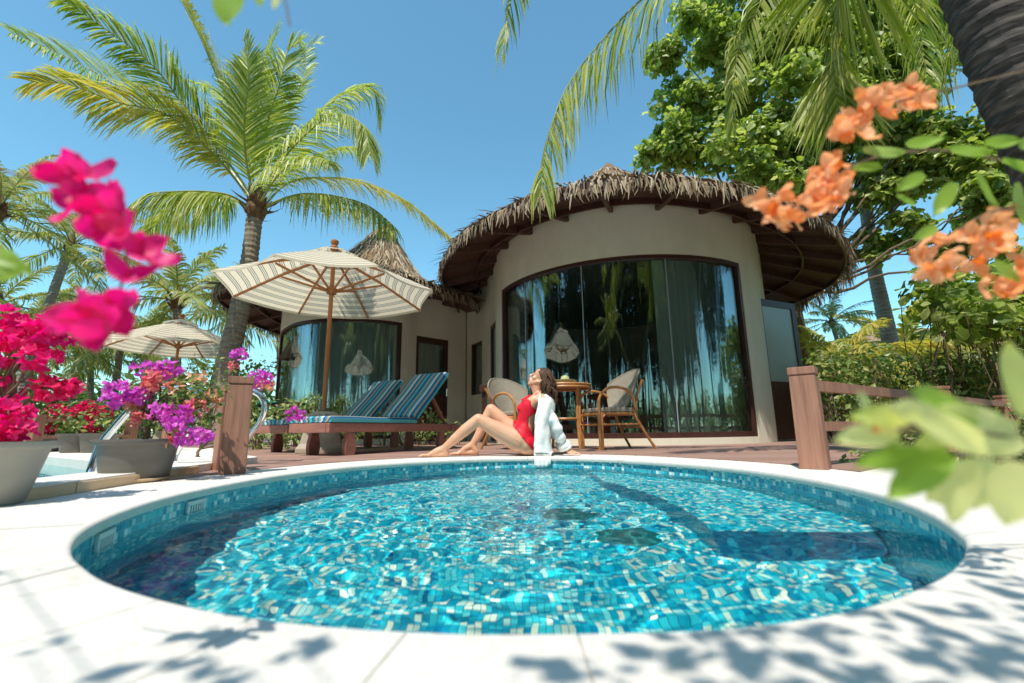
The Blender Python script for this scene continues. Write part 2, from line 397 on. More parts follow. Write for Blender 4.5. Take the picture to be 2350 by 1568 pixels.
# deck boards running towards the villas' right
def deckmat():
    m_ = mat('deck_boards', (0.2, 0.1, 0.08), 0.55)
    tc = N(m_, 'ShaderNodeTexCoord'); mp = N(m_, 'ShaderNodeMapping'); mp.inputs['Rotation'].default_value = (0, 0, R(4))
    Lk(m_, tc.outputs['Object'], mp.inputs[0])
    sp = N(m_, 'ShaderNodeSeparateXYZ'); Lk(m_, mp.outputs[0], sp.inputs[0])
    yb = mathn(m_, 'MULTIPLY', sp.outputs[1], 1 / 0.115)
    fl = mathn(m_, 'FLOOR', yb); fr = mathn(m_, 'FRACT', yb)
    g = mathn(m_, 'GREATER_THAN', mathn(m_, 'ABSOLUTE', mathn(m_, 'SUBTRACT', fr, 0.5)), 0.465)
    w_ = N(m_, 'ShaderNodeTexWhiteNoise', noise_dimensions='1D'); Lk(m_, fl, w_.inputs['W'])
    base = ramp(m_, w_.outputs['Value'], [(0, (0.33, 0.19, 0.145)), (0.5, (0.40, 0.24, 0.19)), (1, (0.47, 0.30, 0.245))])
    n = N(m_, 'ShaderNodeTexNoise'); n.inputs['Scale'].default_value = 5; n.inputs['Detail'].default_value = 6
    mp2 = N(m_, 'ShaderNodeMapping'); mp2.inputs['Scale'].default_value = (1, 12, 1); Lk(m_, mp.outputs[0], mp2.inputs[0]); Lk(m_, mp2.outputs[0], n.inputs['Vector'])
    c2 = mixc(m_, 0.45, base, ramp(m_, n.outputs[0], [(0.3, (0.5, 0.5, 0.5)), (0.7, (1, 1, 1))]), 'MULTIPLY')
    Lk(m_, mixc(m_, g, c2, (0.03, 0.015, 0.012)), P(m_).inputs['Base Color'])
    b = N(m_, 'ShaderNodeBump', invert=True); b.inputs['Strength'].default_value = 0.6; b.inputs['Distance'].default_value = 0.006
    Lk(m_, g, b.inputs['Height']); Lk(m_, b.outputs[0], P(m_).inputs['Normal'])
    return m_
M['deckwood'] = deckmat()

def watermat(name, tint=(0.82, 0.97, 0.99)):
    m_ = bpy.data.materials.new(name); m_.use_nodes = True
    t = m_.node_tree; t.nodes.clear()
    out = N(m_, 'ShaderNodeOutputMaterial')
    tr = N(m_, 'ShaderNodeBsdfTransparent'); tr.inputs[0].default_value = (*tint, 1)
    gl = N(m_, 'ShaderNodeBsdfGlossy'); gl.inputs['Roughness'].default_value = 0.0
    fr = N(m_, 'ShaderNodeFresnel'); fr.inputs[0].default_value = 1.33
    mx = N(m_, 'ShaderNodeMixShader')
    nz = N(m_, 'ShaderNodeTexNoise'); nz.inputs['Scale'].default_value = 9; nz.inputs['Detail'].default_value = 3
    tc = N(m_, 'ShaderNodeTexCoord'); Lk(m_, tc.outputs['Object'], nz.inputs['Vector'])
    bp = N(m_, 'ShaderNodeBump'); bp.inputs['Strength'].default_value = 0.35; bp.inputs['Distance'].default_value = 0.012
    Lk(m_, nz.outputs[0], bp.inputs['Height'])
    Lk(m_, bp.outputs[0], gl.inputs['Normal']); Lk(m_, bp.outputs[0], fr.inputs['Normal'])
    Lk(m_, mathn(m_, 'MULTIPLY', fr.outputs[0], 0.4), mx.inputs[0]); Lk(m_, tr.outputs[0], mx.inputs[1]); Lk(m_, gl.outputs[0], mx.inputs[2])
    Lk(m_, mx.outputs[0], out.inputs[0])
    return m_
def glasswater(name):
    m_ = bpy.data.materials.new(name); m_.use_nodes = True
    t = m_.node_tree; t.nodes.clear()
    out = N(m_, 'ShaderNodeOutputMaterial')
    gl = N(m_, 'ShaderNodeBsdfGlass'); gl.inputs['Roughness'].default_value = 0.0; gl.inputs['IOR'].default_value = 1.33
    gl.inputs['Color'].default_value = (0.93, 0.99, 1, 1)
    Lk(m_, gl.outputs[0], out.inputs[0]); return m_
def waterrefr(name, rs=0.5):
    m_ = bpy.data.materials.new(name); m_.use_nodes = True
    t = m_.node_tree; t.nodes.clear()
    out = N(m_, 'ShaderNodeOutputMaterial')
    rf = N(m_, 'ShaderNodeBsdfRefraction'); rf.inputs['Roughness'].default_value = 0.0; rf.inputs['IOR'].default_value = 1.33
    rf.inputs['Color'].default_value = (0.90, 1, 1, 1)
    gl = N(m_, 'ShaderNodeBsdfGlossy'); gl.inputs['Roughness'].default_value = 0.0
    fr = N(m_, 'ShaderNodeFresnel'); fr.inputs[0].default_value = 1.33
    mx = N(m_, 'ShaderNodeMixShader')
    Lk(m_, mathn(m_, 'MULTIPLY', fr.outputs[0], rs), mx.inputs[0]); Lk(m_, rf.outputs[0], mx.inputs[1]); Lk(m_, gl.outputs[0], mx.inputs[2])
    Lk(m_, mx.outputs[0], out.inputs[0]); return m_
M['water'] = waterrefr('pool_water', 0.38)
M['waterfar'] = watermat('far_pool_water')
sd.cycles.is_caustics_light = True
sc.cycles.caustics_refractive = True
def glassmat(name, tint, refl, tc_=0.0):
    m_ = bpy.data.materials.new(name); m_.use_nodes = True
    m_.node_tree.nodes.clear()
    out = N(m_, 'ShaderNodeOutputMaterial')
    tr = N(m_, 'ShaderNodeBsdfTransparent'); tr.inputs[0].default_value = (*tint, 1)
    gl = N(m_, 'ShaderNodeBsdfGlossy'); gl.inputs['Roughness'].default_value = 0.0; gl.inputs['Color'].default_value = (0.85, 0.92, 0.95, 1)
    lw = N(m_, 'ShaderNodeLayerWeight'); lw.inputs[0].default_value = 0.35
    f = mathn(m_, 'ADD', mathn(m_, 'MULTIPLY', lw.outputs['Fresnel'], 0.7), refl)
    f.node.use_clamp = True
    mx = N(m_, 'ShaderNodeMixShader'); Lk(m_, f, mx.inputs[0]); Lk(m_, tr.outputs[0], mx.inputs[1]); Lk(m_, gl.outputs[0], mx.inputs[2])
    nz = N(m_, 'ShaderNodeTexNoise'); nz.inputs['Scale'].default_value = 1.3; nz.inputs['Detail'].default_value = 1
    tc = N(m_, 'ShaderNodeTexCoord'); mp = N(m_, 'ShaderNodeMapping'); mp.inputs['Scale'].default_value = (3, 3, 0.35)
    Lk(m_, tc.outputs['Object'], mp.inputs[0]); Lk(m_, mp.outputs[0], nz.inputs['Vector'])
    bp = N(m_, 'ShaderNodeBump'); bp.inputs['Strength'].default_value = 0.5; bp.inputs['Distance'].default_value = 0.02
    Lk(m_, nz.outputs[0], bp.inputs['Height']); Lk(m_, bp.outputs[0], gl.inputs['Normal'])
    Lk(m_, mx.outputs[0], out.inputs[0])
    return m_
M['glass'] = glassmat('tinted_window_glass', (0.84, 0.90, 0.88), 0.09)
def frosted():
    m_ = mat('frosted_glass', (0.30, 0.36, 0.34), 0.28, spec=0.8)
    return m_
M['frost'] = frosted()
def stripemat(name, coordaxis, period, stops, rough=0.8, trans=0.0):
    m_ = mat(name, (0.5, 0.5, 0.5), rough, spec=0.2)
    tc = N(m_, 'ShaderNodeTexCoord'); sp = N(m_, 'ShaderNodeSeparateXYZ'); Lk(m_, tc.outputs['UV'], sp.inputs[0])
    fr = mathn(m_, 'FRACT', mathn(m_, 'MULTIPLY', sp.outputs[coordaxis], 1 / period))
    col = ramp(m_, fr, stops, 'CONSTANT')
    Lk(m_, col, P(m_).inputs['Base Color'])
    if trans:
        tr = N(m_, 'ShaderNodeBsdfTranslucent'); mx = N(m_, 'ShaderNodeMixShader'); mx.inputs[0].default_value = trans
        Lk(m_, col, tr.inputs[0]); Lk(m_, P(m_).outputs[0], mx.inputs[1]); Lk(m_, tr.outputs[0], mx.inputs[2])
        Lk(m_, mx.outputs[0], m_.node_tree.nodes['Material Output'].inputs[0])
    return m_
cream = (0.84, 0.75, 0.58); gr1 = (0.17, 0.19, 0.17)
M['canopy'] = stripemat('striped_canvas', 0, 0.105, [(0, cream), (0.42, gr1), (0.50, cream), (0.58, (0.42, 0.42, 0.36)), (0.70, cream), (0.78, gr1), (0.86, cream)], 0.85, 0.45)
M['canopywhite'] = stripemat('pale_canvas', 0, 0.105, [(0, (0.78, 0.76, 0.70)), (0.45, (0.60, 0.60, 0.56)), (0.55, (0.78, 0.76, 0.70))], 0.85, 0.35)
cyan = (0.10, 0.42, 0.45); navy = (0.01, 0.09, 0.22); tan = (0.42, 0.36, 0.26); blue = (0.03, 0.22, 0.38); whit = (0.68, 0.66, 0.60)
M['cushion'] = stripemat('striped_cushion', 0, 0.30, [(0, cyan), (0.14, navy), (0.20, blue), (0.30, tan), (0.40, navy), (0.45, cyan), (0.56, whit), (0.66, navy), (0.72, blue), (0.82, tan), (0.92, navy)], 0.85)
def curtmat():
    m_ = mat('sheer_curtain', (0.62, 0.67, 0.62), 0.9, spec=0.1)
    tr = N(m_, 'ShaderNodeBsdfTranslucent'); tr.inputs[0].default_value = (0.55, 0.60, 0.56, 1); mx = N(m_, 'ShaderNodeMixShader'); mx.inputs[0].default_value = 0.3
    Lk(m_, P(m_).outputs[0], mx.inputs[1]); Lk(m_, tr.outputs[0], mx.inputs[2]); Lk(m_, mx.outputs[0], m_.node_tree.nodes['Material Output'].inputs[0])
    return m_
M['curtain'] = curtmat()
def wickermat(name, c1, c2, s=90):
    m_ = mat(name, c1, 0.75)
    tc = N(m_, 'ShaderNodeTexCoord')
    wv = N(m_, 'ShaderNodeTexWave'); wv.inputs['Scale'].default_value = s; wv.inputs['Distortion'].default_value = 1.5; wv.bands_direction = 'Z'
    n = N(m_, 'ShaderNodeTexNoise'); n.inputs['Scale'].default_value = 14; Lk(m_, tc.outputs['Object'], n.inputs['Vector'])
    Lk(m_, tc.outputs['Object'], wv.inputs['Vector'])
    c = mixc(m_, n.outputs[0], c1, c2)
    Lk(m_, mixc(m_, mathn(m_, 'MULTIPLY', wv.outputs['Fac'], 0.35), c, (0.12, 0.10, 0.08)), P(m_).inputs['Base Color'])
    b = N(m_, 'ShaderNodeBump'); b.inputs['Strength'].default_value = 0.5; b.inputs['Distance'].default_value = 0.003
    Lk(m_, wv.outputs['Fac'], b.inputs['Height']); Lk(m_, b.outputs[0], P(m_).inputs['Normal'])
    return m_
M['wicker'] = wickermat('woven_seagrass', (0.40, 0.35, 0.27), (0.27, 0.235, 0.18))
M['lampshade'] = wickermat('woven_lamp_shade', (0.30, 0.24, 0.16), (0.22, 0.17, 0.11), 60)
# ================================================================ SETTING
random.seed(3)
inner_px = [(165,1255),(207,1204),(330,1154),(470,1119),(660,1086),(840,1066),(1010,1055),(1175,1049),(1340,1049),(1485,1056),(1660,1069),(1825,1091),(1995,1124),(2125,1169),(2200,1219),(2215,1251),(2180,1304),(2085,1351),(1950,1394),(1675,1434),(1385,1444),(1175,1446),(1030,1445),(710,1426),(455,1389),(270,1339),(200,1299)]
inner = [G(x, y) for x, y in inner_px]
inner = cr(inner, 8, True)
for _ in range(6):
    inner = [(inner[i - 1] + inner[i] * 2 + inner[(i + 1) % len(inner)]) / 4 for i in range(len(inner))]
inner = resample(inner, 0.045, True)
NP = len(inner)
pc = sum(inner, V((0, 0, 0))) / NP
# orientation: make offset_curve(+) go outwards
def outward(pts, d):
    o = offset_curve(pts, d, True)
    if (o[0] - pc).length < (pts[0] - pc).length: o = offset_curve(pts, -d, True)
    return o
def perim(pts):
    L = [0]
    for i in range(len(pts)): L.append(L[-1] + (pts[(i + 1) % len(pts)] - pts[i]).length)
    return L
PL = perim(inner)
WATER_Z = -0.085
# coping: slabs with joints and a rounded nose
cw = 0.36
mb = MB(); jb = MB()
outer = outward(inner, cw)
wall_line = outward(inner, 0.018)
rings = []
for off, z in ((0.018, -0.036), (0.004, -0.033), (0.0, -0.022), (0.0, -0.010), (0.004, -0.003), (0.012, 0.0), (cw, 0.0), (cw, -0.05)):
    o_ = outward(inner, off) if off else inner
    rings.append([V((p.x, p.y, z)) for p in o_])
def joint_spans(n, every):
    out = []; i = 0
    while i < n - every * 0.6:
        j = min(n, i + every)
        if n - j < every * 0.6: j = n
        out.append((i, j)); i = j
    return out
spans = []; i_ = 0
while i_ < NP:
    st_ = 4 if inner[i_].y < 0.80 else 9
    j_ = min(NP, i_ + st_)
    if NP - j_ < 3: j_ = NP
    spans.append((i_, j_)); i_ = j_
for a, b in spans:
    vs = []; cols = b - a + 1
    for r_ in rings:
        row = [r_[(k) % NP].copy() for k in range(a, b + 1)]
        row[0] = row[0].lerp(row[1], 0.022); row[-1] = row[-1].lerp(row[-2], 0.022)
        dz = 0.0
        vs += row
    fs = []
    for i in range(len(rings) - 1):
        for k in range(cols - 1):
            fs.append((i * cols + k, (i + 1) * cols + k, (i + 1) * cols + k + 1, i * cols + k + 1))
    fs.append(tuple(i * cols for i in range(len(rings)))); fs.append(tuple(i * cols + cols - 1 for i in range(len(rings) - 1, -1, -1)))
    mb.add(vs, fs)
cop = put('pool_coping', mb, M['stone']); struct(cop)
bmf = bmesh.new(); bmf.from_mesh(cop.data); bmesh.ops.recalc_face_normals(bmf, faces=bmf.faces); bmf.to_mesh(cop.data); bmf.free()
cop.data.shade_smooth(); cop.data.set_sharp_from_angle(angle=R(50))
for k in range(NP):
    pass
mb = MB()
a_ = outward(inner, 0.02); b_ = outward(inner, cw - 0.004)
mb.add([V((p.x, p.y, -0.005)) for p in a_] + [V((p.x, p.y, -0.005)) for p in b_], [(k, (k + 1) % NP, NP + (k + 1) % NP, NP + k) for k in range(NP)])
struct(put('coping_mortar', mb, M['stonejoint']))

# basin: tiled wall, bench, floor; UVs in metres
FLOOR_Z = -0.62; BENCH_Z = -0.36
mb = MB()
wl = wall_line
zs = [-0.034, WATER_Z, -0.2, BENCH_Z - 0.3, FLOOR_Z]
vs = []; uv = []
for z in (-0.034, FLOOR_Z):
    for k in range(NP + 1):
        p = wl[k % NP]; vs.append((p.x, p.y, z)); uv.append((PL[k], z))
mb.add(vs, [(k, k + 1, NP + 2 + k, NP + 1 + k) for k in range(NP)], 0, uv)
fl = [V((p.x, p.y, FLOOR_Z)) for p in wl]
mb.add(fl + [V((pc.x, pc.y, FLOOR_Z))], [(k, (k + 1) % NP, NP) for k in range(NP)], 1, [(p.x, p.y) for p in fl] + [(pc.x, pc.y)])
struct(put('pool_basin', mb, [M['poolwall'], M['poolfloor']]))
# underwater bench on the left and step block on the right (tiled)
def tiled_block(name, poly, z0, z1):
    mb = MB(); n = len(poly)
    mb.add([(p.x, p.y, z1) for p in poly], [tuple(range(n))], 1, [(p.x, p.y) for p in poly])
    L = 0
    for i in range(n):
        p, q = poly[i], poly[(i + 1) % n]; d = (q - p).length
        mb.add([(p.x, p.y, z0), (q.x, q.y, z0), (q.x, q.y, z1), (p.x, p.y, z1)], [(0, 1, 2, 3)], 0, [(L, z0), (L + d, z0), (L + d, z1), (L, z1)]); L += d
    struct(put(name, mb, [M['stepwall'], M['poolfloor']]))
def UW(px, py, z):
    """the under-water point seen at that picture position, bent at the surface"""
    a = G(px, py, WATER_Z); d = ray(px, py).normalized(); hxy = V((d.x, d.y, 0)); s1 = hxy.length / 1.33; c1 = math.sqrt(1 - s1 * s1)
    hxy.normalize(); t = (WATER_Z - z) / c1; return V((a.x, a.y, z)) + hxy * s1 * t
inb = outward(inner, -0.34)
# bench follows the wall on the left side
left_idx = [k for k in range(NP) if wl[k].x < -0.42]
lo_ = [wl[k] for k in sorted(left_idx, key=lambda k: wl[k].y)]
li_ = [inb[k] for k in sorted(left_idx, key=lambda k: wl[k].y)]
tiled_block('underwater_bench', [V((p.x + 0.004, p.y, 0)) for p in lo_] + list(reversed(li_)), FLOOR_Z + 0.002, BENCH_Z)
STZ = -0.32
sp_ = [UW(x, y, STZ) for x, y in [(1390, 1106), (1500, 1136), (1590, 1180), (1640, 1215), (1760, 1222), (1900, 1222)]]
xs_r = [k for k in range(NP) if wl[k].x > sp_[0].x and wl[k].y > sp_[-1].y]
ro = [wl[k] for k in sorted(xs_r, key=lambda k: math.atan2(wl[k].y - 1.6, wl[k].x - 0.3))]
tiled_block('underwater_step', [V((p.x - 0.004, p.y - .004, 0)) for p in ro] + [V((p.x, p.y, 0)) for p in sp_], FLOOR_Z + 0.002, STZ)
xs_r2 = [k for k in range(NP) if wl[k].x > 0.9 and wl[k].y > 1.35 and wl[k].y < 2.6]
ro = [wl[k] for k in sorted(xs_r2, key=lambda k: wl[k].y)]
# water surface with real ripples
mb = MB(); NR = 150
wr = outward(inner, 0.017)
vs = []
def ripple(x, y):
    return 0.0036 * noise.noise(V((x * 5, y * 5, 1.0))) + 0.0030 * noise.noise(V((x * 14, y * 14, 4.0))) + 0.0011 * noise.noise(V((x * 34, y * 34, 8.0)))
for j in range(NR + 1):
    t = (j / NR) ** 0.9
    for k in range(0, NP):
        p = pc.lerp(wr[k], t); vs.append((p.x, p.y, WATER_Z + ripple(p.x, p.y)))
fs = [(j * NP + k, (j + 1) * NP + k, (j + 1) * NP + (k + 1) % NP, j * NP + (k + 1) % NP) for j in range(NR) for k in range(NP)]
if (V(vs[NP]) - V(vs[0])).cross(V(vs[NP + 1]) - V(vs[0])).z < 0: fs = [f[::-1] for f in fs]
mb.add(vs, fs)
wat = put('water', mb, M['water'], smooth=True); struct(wat)
wat.cycles.is_caustics_caster = True
for n_ in ('pool_basin', 'underwater_bench', 'underwater_step'): bpy.data.objects[n_].cycles.is_caustics_receiver = True

# overflow grilles set in the tiled wall and round covers on the floor
def along(px, py, z):
    """index of the wall point seen at that picture position"""
    r = ray(px, py); best = None
    for k in range(NP):
        p = V((wl[k].x, wl[k].y, z)); d = (p - CAM); c = d.normalized().dot(r.normalized())
        if best is None or c > best[0]: best = (c, k)
    return best[1]
for px, py, lb in ((437, 1152, 'white slotted overflow grille set in the pool wall near the grey pot'), (229, 1229, 'white slotted overflow grille at the far left bend of the pool wall')):
    k = along(px, py, -0.07); p = wl[k]; t = (wl[(k + 1) % NP] - wl[k - 1]).normalized(); n_ = V((pc.x - p.x, pc.y - p.y, 0)).normalized(); n_ = (n_ - t * n_.dot(t)).normalized()
    c = V((p.x, p.y, -0.078)) + n_ * 0.006
    g = thing('overflow_grille', lb, 'pool grille', tuple(c), group='overflow grilles in the pool wall')
    mb = MB(); rot = Matrix((t, n_, V((0, 0, 1)))).transposed()
    mb.box(c + V((0, 0, 0.027)), (0.115, 0.008, 0.014), rot); mb.box(c - V((0, 0, 0.030)), (0.115, 0.008, 0.010), rot)
    mb.box(c - t * 0.052, (0.012, 0.008, 0.045), rot); mb.box(c + t * 0.052, (0.012, 0.008, 0.045), rot)
    put('frame', mb, M['plasticwhite'], g)
    mb = MB()
    for i in range(6): mb.box(c + t * (-0.040 + i * 0.016) - n_ * 0.001, (0.0075, 0.005, 0.045), rot)
    put('slat', mb, M['plasticwhite'], g)
    mb = MB(); mb.box(c - n_ * 0.004, (0.10, 0.002, 0.044), rot); put('backing', mb, M['black'], g)
M['drain'] = noisy('green_bronze_cover', (0.01, 0.13, 0.14), (0.02, 0.19, 0.19), 20, 0.5)
for (px, py), rr, lb in (((1435, 1232), 0.125, 'large round dark green drain cover on the pool floor'), ((1300, 1181), 0.12, 'smaller looking round drain cover farther back on the pool floor')):
    p = UW(px, py, FLOOR_Z)
    mb = MB(); mb.lathe([(rr, FLOOR_Z + 0.001), (rr, FLOOR_Z + 0.012), (rr * 0.92, FLOOR_Z + 0.02), (rr * 0.5, FLOOR_Z + 0.03), (0.0001, FLOOR_Z + 0.032)], (p.x, p.y, 0), 28)
    d_ = thing('drain_cover', lb, 'drain cover', (p.x, p.y, FLOOR_Z), group='drain covers on the pool floor')
    put('cover', mb, M['drain'], d_, smooth=True).cycles.is_caustics_receiver = True
# ground, paving, terrace, deck
def sheet(name, poly, z, mat_, thick=0.0, uv=True):
    mb = MB()
    if thick: mb.prism([(p[0], p[1]) for p in poly], z - thick, z)
    else: mb.add([(p[0], p[1], z) for p in poly], [tuple(range(len(poly)))], 0)
    o = put(name, mb, mat_); struct(o); return o
def ringsheet(name, outer_poly, z, mat_, hole, more=()):
    """flat sheet with the pool cut out: triangulated by bmesh"""
    bm = bmesh.new()
    es = []
    for lp_ in [outer_poly, hole] + list(more):
        vo = [bm.verts.new((p[0], p[1], z)) for p in lp_]
        es += [bm.edges.new((vo[i], vo[(i + 1) % len(vo)])) for i in range(len(vo))]
    bmesh.ops.triangle_fill(bm, use_beauty=True, edges=es)
    for f in bm.faces:
        if f.normal.z < 0: f.normal_flip()
    me = bpy.data.meshes.new(name); bm.to_mesh(me); bm.free(); me.materials.append(mat_)
    o = bpy.data.objects.new(name, me); sc.collection.objects.link(o); struct(o); return o
hole = outward(inner, cw - 0.01)
M['ground'] = noisy('garden_soil', (0.22, 0.16, 0.10), (0.12, 0.12, 0.05), 3, 0.95, bump=0.5, bscale=30)

# white paving around the near half of the pool
pav = [G(440, 1090), G(100, 1143), V((-2.2, 1.2, 0)), V((-6, 0.4, 0)), V((-6, -6, 0)), V((6, -6, 0)), V((6, 0.55, 0)), G(2348, 1162), G(2150, 1118), G(1990, 1086), G(1900, 1072)]
hole2 = outward(inner, cw - 0.002)
# slabs: flat paving cut in two halves so that the pool hole stays simple
farr = [p for p in hole2]
bmp = bmesh.new()
ringsheet('paving', [(-6, -6), (6, -6), (6, 0.6), (2.0, 1.25), (2.05, 2.5), (1.6, 3.4), (0.4, 4.35), (-0.6, 4.3), (-1.5, 3.3), (-2.0, 1.75), (-2.6, 1.25), (-6, 0.4)][:], -0.0015, M['stone'], hole2)
# joints of the paving: thin recess strips laid as mortar lines 2 mm proud of nothing (flush sheets 4 mm apart)
mb = MB()
jl = [(G(0, 1345), G(180, 1300)), (G(2250, 1266), G(2350, 1285)), (G(20, 1215), G(190, 1205))]
for a, b in jl:
    t = (b - a).normalized(); a = a - t * 0.6; s_ = V((t.y, -t.x, 0)) * 0.0014
    mb.add([V((q.x, q.y, 0.0018)) for q in (a - s_, a + s_, b + s_, b - s_)], [(0, 1, 2, 3)])
struct(put('paving_joint', mb, M['stonejoint']))
# raised terrace with the long swimming pool at the left
TZ = 0.045
e0, e1 = G(100, 1143), G(452, 1086)
tdir = (e1 - e0).normalized()
L0 = e0 - tdir * 1.6
tn = V((-tdir.y, tdir.x, 0))
def T(u, v_): return e0 + tdir * u + tn * v_       # u along the step edge, v away from the camera
eL = (e1 - e0).length
# swimming pool rectangle in (u,v)
pool_near = 0.62
pu0, pu1 = -9.0, 0.55
PE = 0.27
pool_uv = [(-6, PE), (.955, PE), (5.0, 4.66), (-6, 9)]
for pl_ in ([(-1.7, 0), (eL, 0), (eL, PE), (-1.7, PE)], [(-6, 0), (-1.702, 0), (-1.702, PE), (-6, PE)], [(eL + .001, 0), (1.75, 0), (4.2, 1.5), (7.5, 5.5), (5.0, 4.66), (eL + .001, PE + .008)]):
    mb.prism([T(*q_) for q_ in pl_], -0.1, TZ)
struct(put('terrace', mb, M['stone'], bevel=0.004))
mb = MB()
for i in range(12):
    u = eL - (i + 1) * 0.42; u2 = eL - i * 0.42 - 0.006
    mb.prism([T(u, -0.012), T(u2, -0.012), T(u2, -0.0005), T(u, -0.0005)], -0.0005, TZ - 0.008)
struct(put('step_riser', mb, M['riser']))
mb = MB()
ringsheet('ground', [(-400, -400), (400, -400), (400, 600), (-400, 600)], -0.12, M['ground'], hole, [[T(*q_) for q_ in pool_uv]])
q = [T(-6, PE - .003), T(.957, PE - .003), T(5.004, 4.657), T(-6, 9)]
L = 0
for i in range(4):
    a, b = q[i], q[(i + 1) % 4]; d = (b - a).length
    mb.add([(a.x, a.y, -1), (b.x, b.y, -1), (b.x, b.y, TZ - 0.02), (a.x, a.y, TZ - 0.02)], [(0, 1, 2, 3)], 0, [(L, -1), (L + d, -1), (L + d, TZ), (L, TZ)]); L += d
mb.add([(p.x, p.y, -0.9) for p in q], [(0, 1, 2, 3)], 1, [(p.x, p.y) for p in q])
M['farpool'] = mat('pale_pool_tiles', (0.04, 0.46, 0.54), 0.4)
struct(put('swimming_pool_basin', mb, [M['poolwall'], M['farpool']]))
mb = MB(); mb.add([(p.x, p.y, -0.02) for p in q], [(0, 1, 2, 3)]); 
struct(put('swimming_pool_water', mb, M['waterfar']))
# timber deck
dk = [G(455, 1088), V((-1.95, 3.6, 0)), V((-3.6, 4.3, 0)), V((-9, 5.5, 0)), V((-9, 16, 0)), V((8.5, 16, 0)), V((8.5, 7.6, 0)), V((4.9, 4.9, 0)), V((1.80, 2.42, 0)), V((1.3, 2.9, 0)), V((0, 3.4, 0)), V((-1.2, 3.0, 0))]
bm = bmesh.new()
hv = [p for p in outward(inner, cw + 0.003)]
far = [p for p in hv if p.y > 2.15]
far.sort(key=lambda p: math.atan2(p.y - pc.y, p.x - pc.x))   # from right to left
poly = [p for p in far] + [V((-1.95, 3.45, 0)), V((-3.4, 4.0, 0)), V((-9, 5.0, 0)), V((-9, 16, 0)), V((8.5, 16, 0)), V((8.5, 7.2, 0)), V((4.0, 4.1, 0))]
mb = MB(); mb.add([(p.x, p.y, 0.0) for p in poly], [tuple(range(len(poly)))])
me = bpy.data.meshes.new('wooden_deck')
bm = bmesh.new(); vv = [bm.verts.new((p.x, p.y, 0.004)) for p in poly]; f = bm.faces.new(vv)
if f.normal.z < 0: f.normal_flip()
ex = bmesh.ops.extrude_face_region(bm, geom=[f]); 
for v_ in ex['geom']:
    if isinstance(v_, bmesh.types.BMVert): v_.co.z -= 0.06
bmesh.ops.recalc_face_normals(bm, faces=bm.faces)
bmesh.ops.triangulate(bm, faces=bm.faces)
bm.to_mesh(me); bm.free(); me.materials.append(M['deckwood'])
dko = bpy.data.objects.new('wooden_deck', me); sc.collection.objects.link(dko); struct(dko)

# ================================================================ VILLAS
def arc(c, r_, a0, a1, n):
    return [V((c[0] + r_ * math.cos(R(a0 + (a1 - a0) * i / n)), c[1] + r_ * math.sin(R(a0 + (a1 - a0) * i / n)), 0)) for i in range(n + 1)]
class Plan:
    """outer wall line, walked so that the outside is on the right hand"""
    def __init__(s, pts, step=0.12):
        s.p = resample(pts, step); s.L = [0]
        for a, b in zip(s.p, s.p[1:]): s.L.append(s.L[-1] + (b - a).length)
    def at(s, d):
        d = max(0, min(s.L[-1], d)); j = 0
        while j < len(s.L) - 2 and s.L[j + 1] < d: j += 1
        t = (d - s.L[j]) / (s.L[j + 1] - s.L[j]); return s.p[j].lerp(s.p[j + 1], t)
    def near(s, q):
        best = min(range(len(s.p)), key=lambda i: (s.p[i].xy - V((q[0], q[1]))).length); return s.L[best]
    def sub(s, d0, d1, off=0.0):
        ds = [d0] + [l for l in s.L if d0 + 1e-3 < l < d1 - 1e-3] + [d1]
        out = []
        for d in ds:
            t = (s.at(d + 0.06) - s.at(d - 0.06)).normalized(); out.append(s.at(d) + V((t.y, -t.x, 0)) * off)
        return out
def band(mb, plan, d0, d1, z0, z1, th, off=0.0, mi=0, uv=False):
    """solid curved band: outer face at offset off, thickness th inwards"""
    a = plan.sub(d0, d1, off); b = plan.sub(d0, d1, off - th); n = len(a)
    vs = [V((p.x, p.y, z0)) for p in a] + [V((p.x, p.y, z1)) for p in a] + [V((p.x, p.y, z0)) for p in b] + [V((p.x, p.y, z1)) for p in b]
    fs = []
    for i in range(n - 1):
        fs += [(i, i + 1, n + i + 1, n + i), (2 * n + i + 1, 2 * n + i, 3 * n + i, 3 * n + i + 1), (n + i, n + i + 1, 3 * n + i + 1, 3 * n + i), (i + 1, i, 2 * n + i, 2 * n + i + 1)]
    fs += [(0, n, 3 * n, 2 * n), (n - 1, 2 * n + n - 1, 3 * n + n - 1, n + n - 1)]
    mb.add(vs, fs, mi)
def wall(plan, zt, openings, th=0.16):
    mb = MB(); cur = 0.0
    for d0, d1, zb, z2 in sorted(openings):
        band(mb, plan, cur, d0, 0, zt, th)
        if zb > 0.01: band(mb, plan, d0, d1, 0, zb, th)
        band(mb, plan, d0, d1, z2, zt, th); cur = d1
    band(mb, plan, cur, plan.L[-1], 0, zt, th); return mb
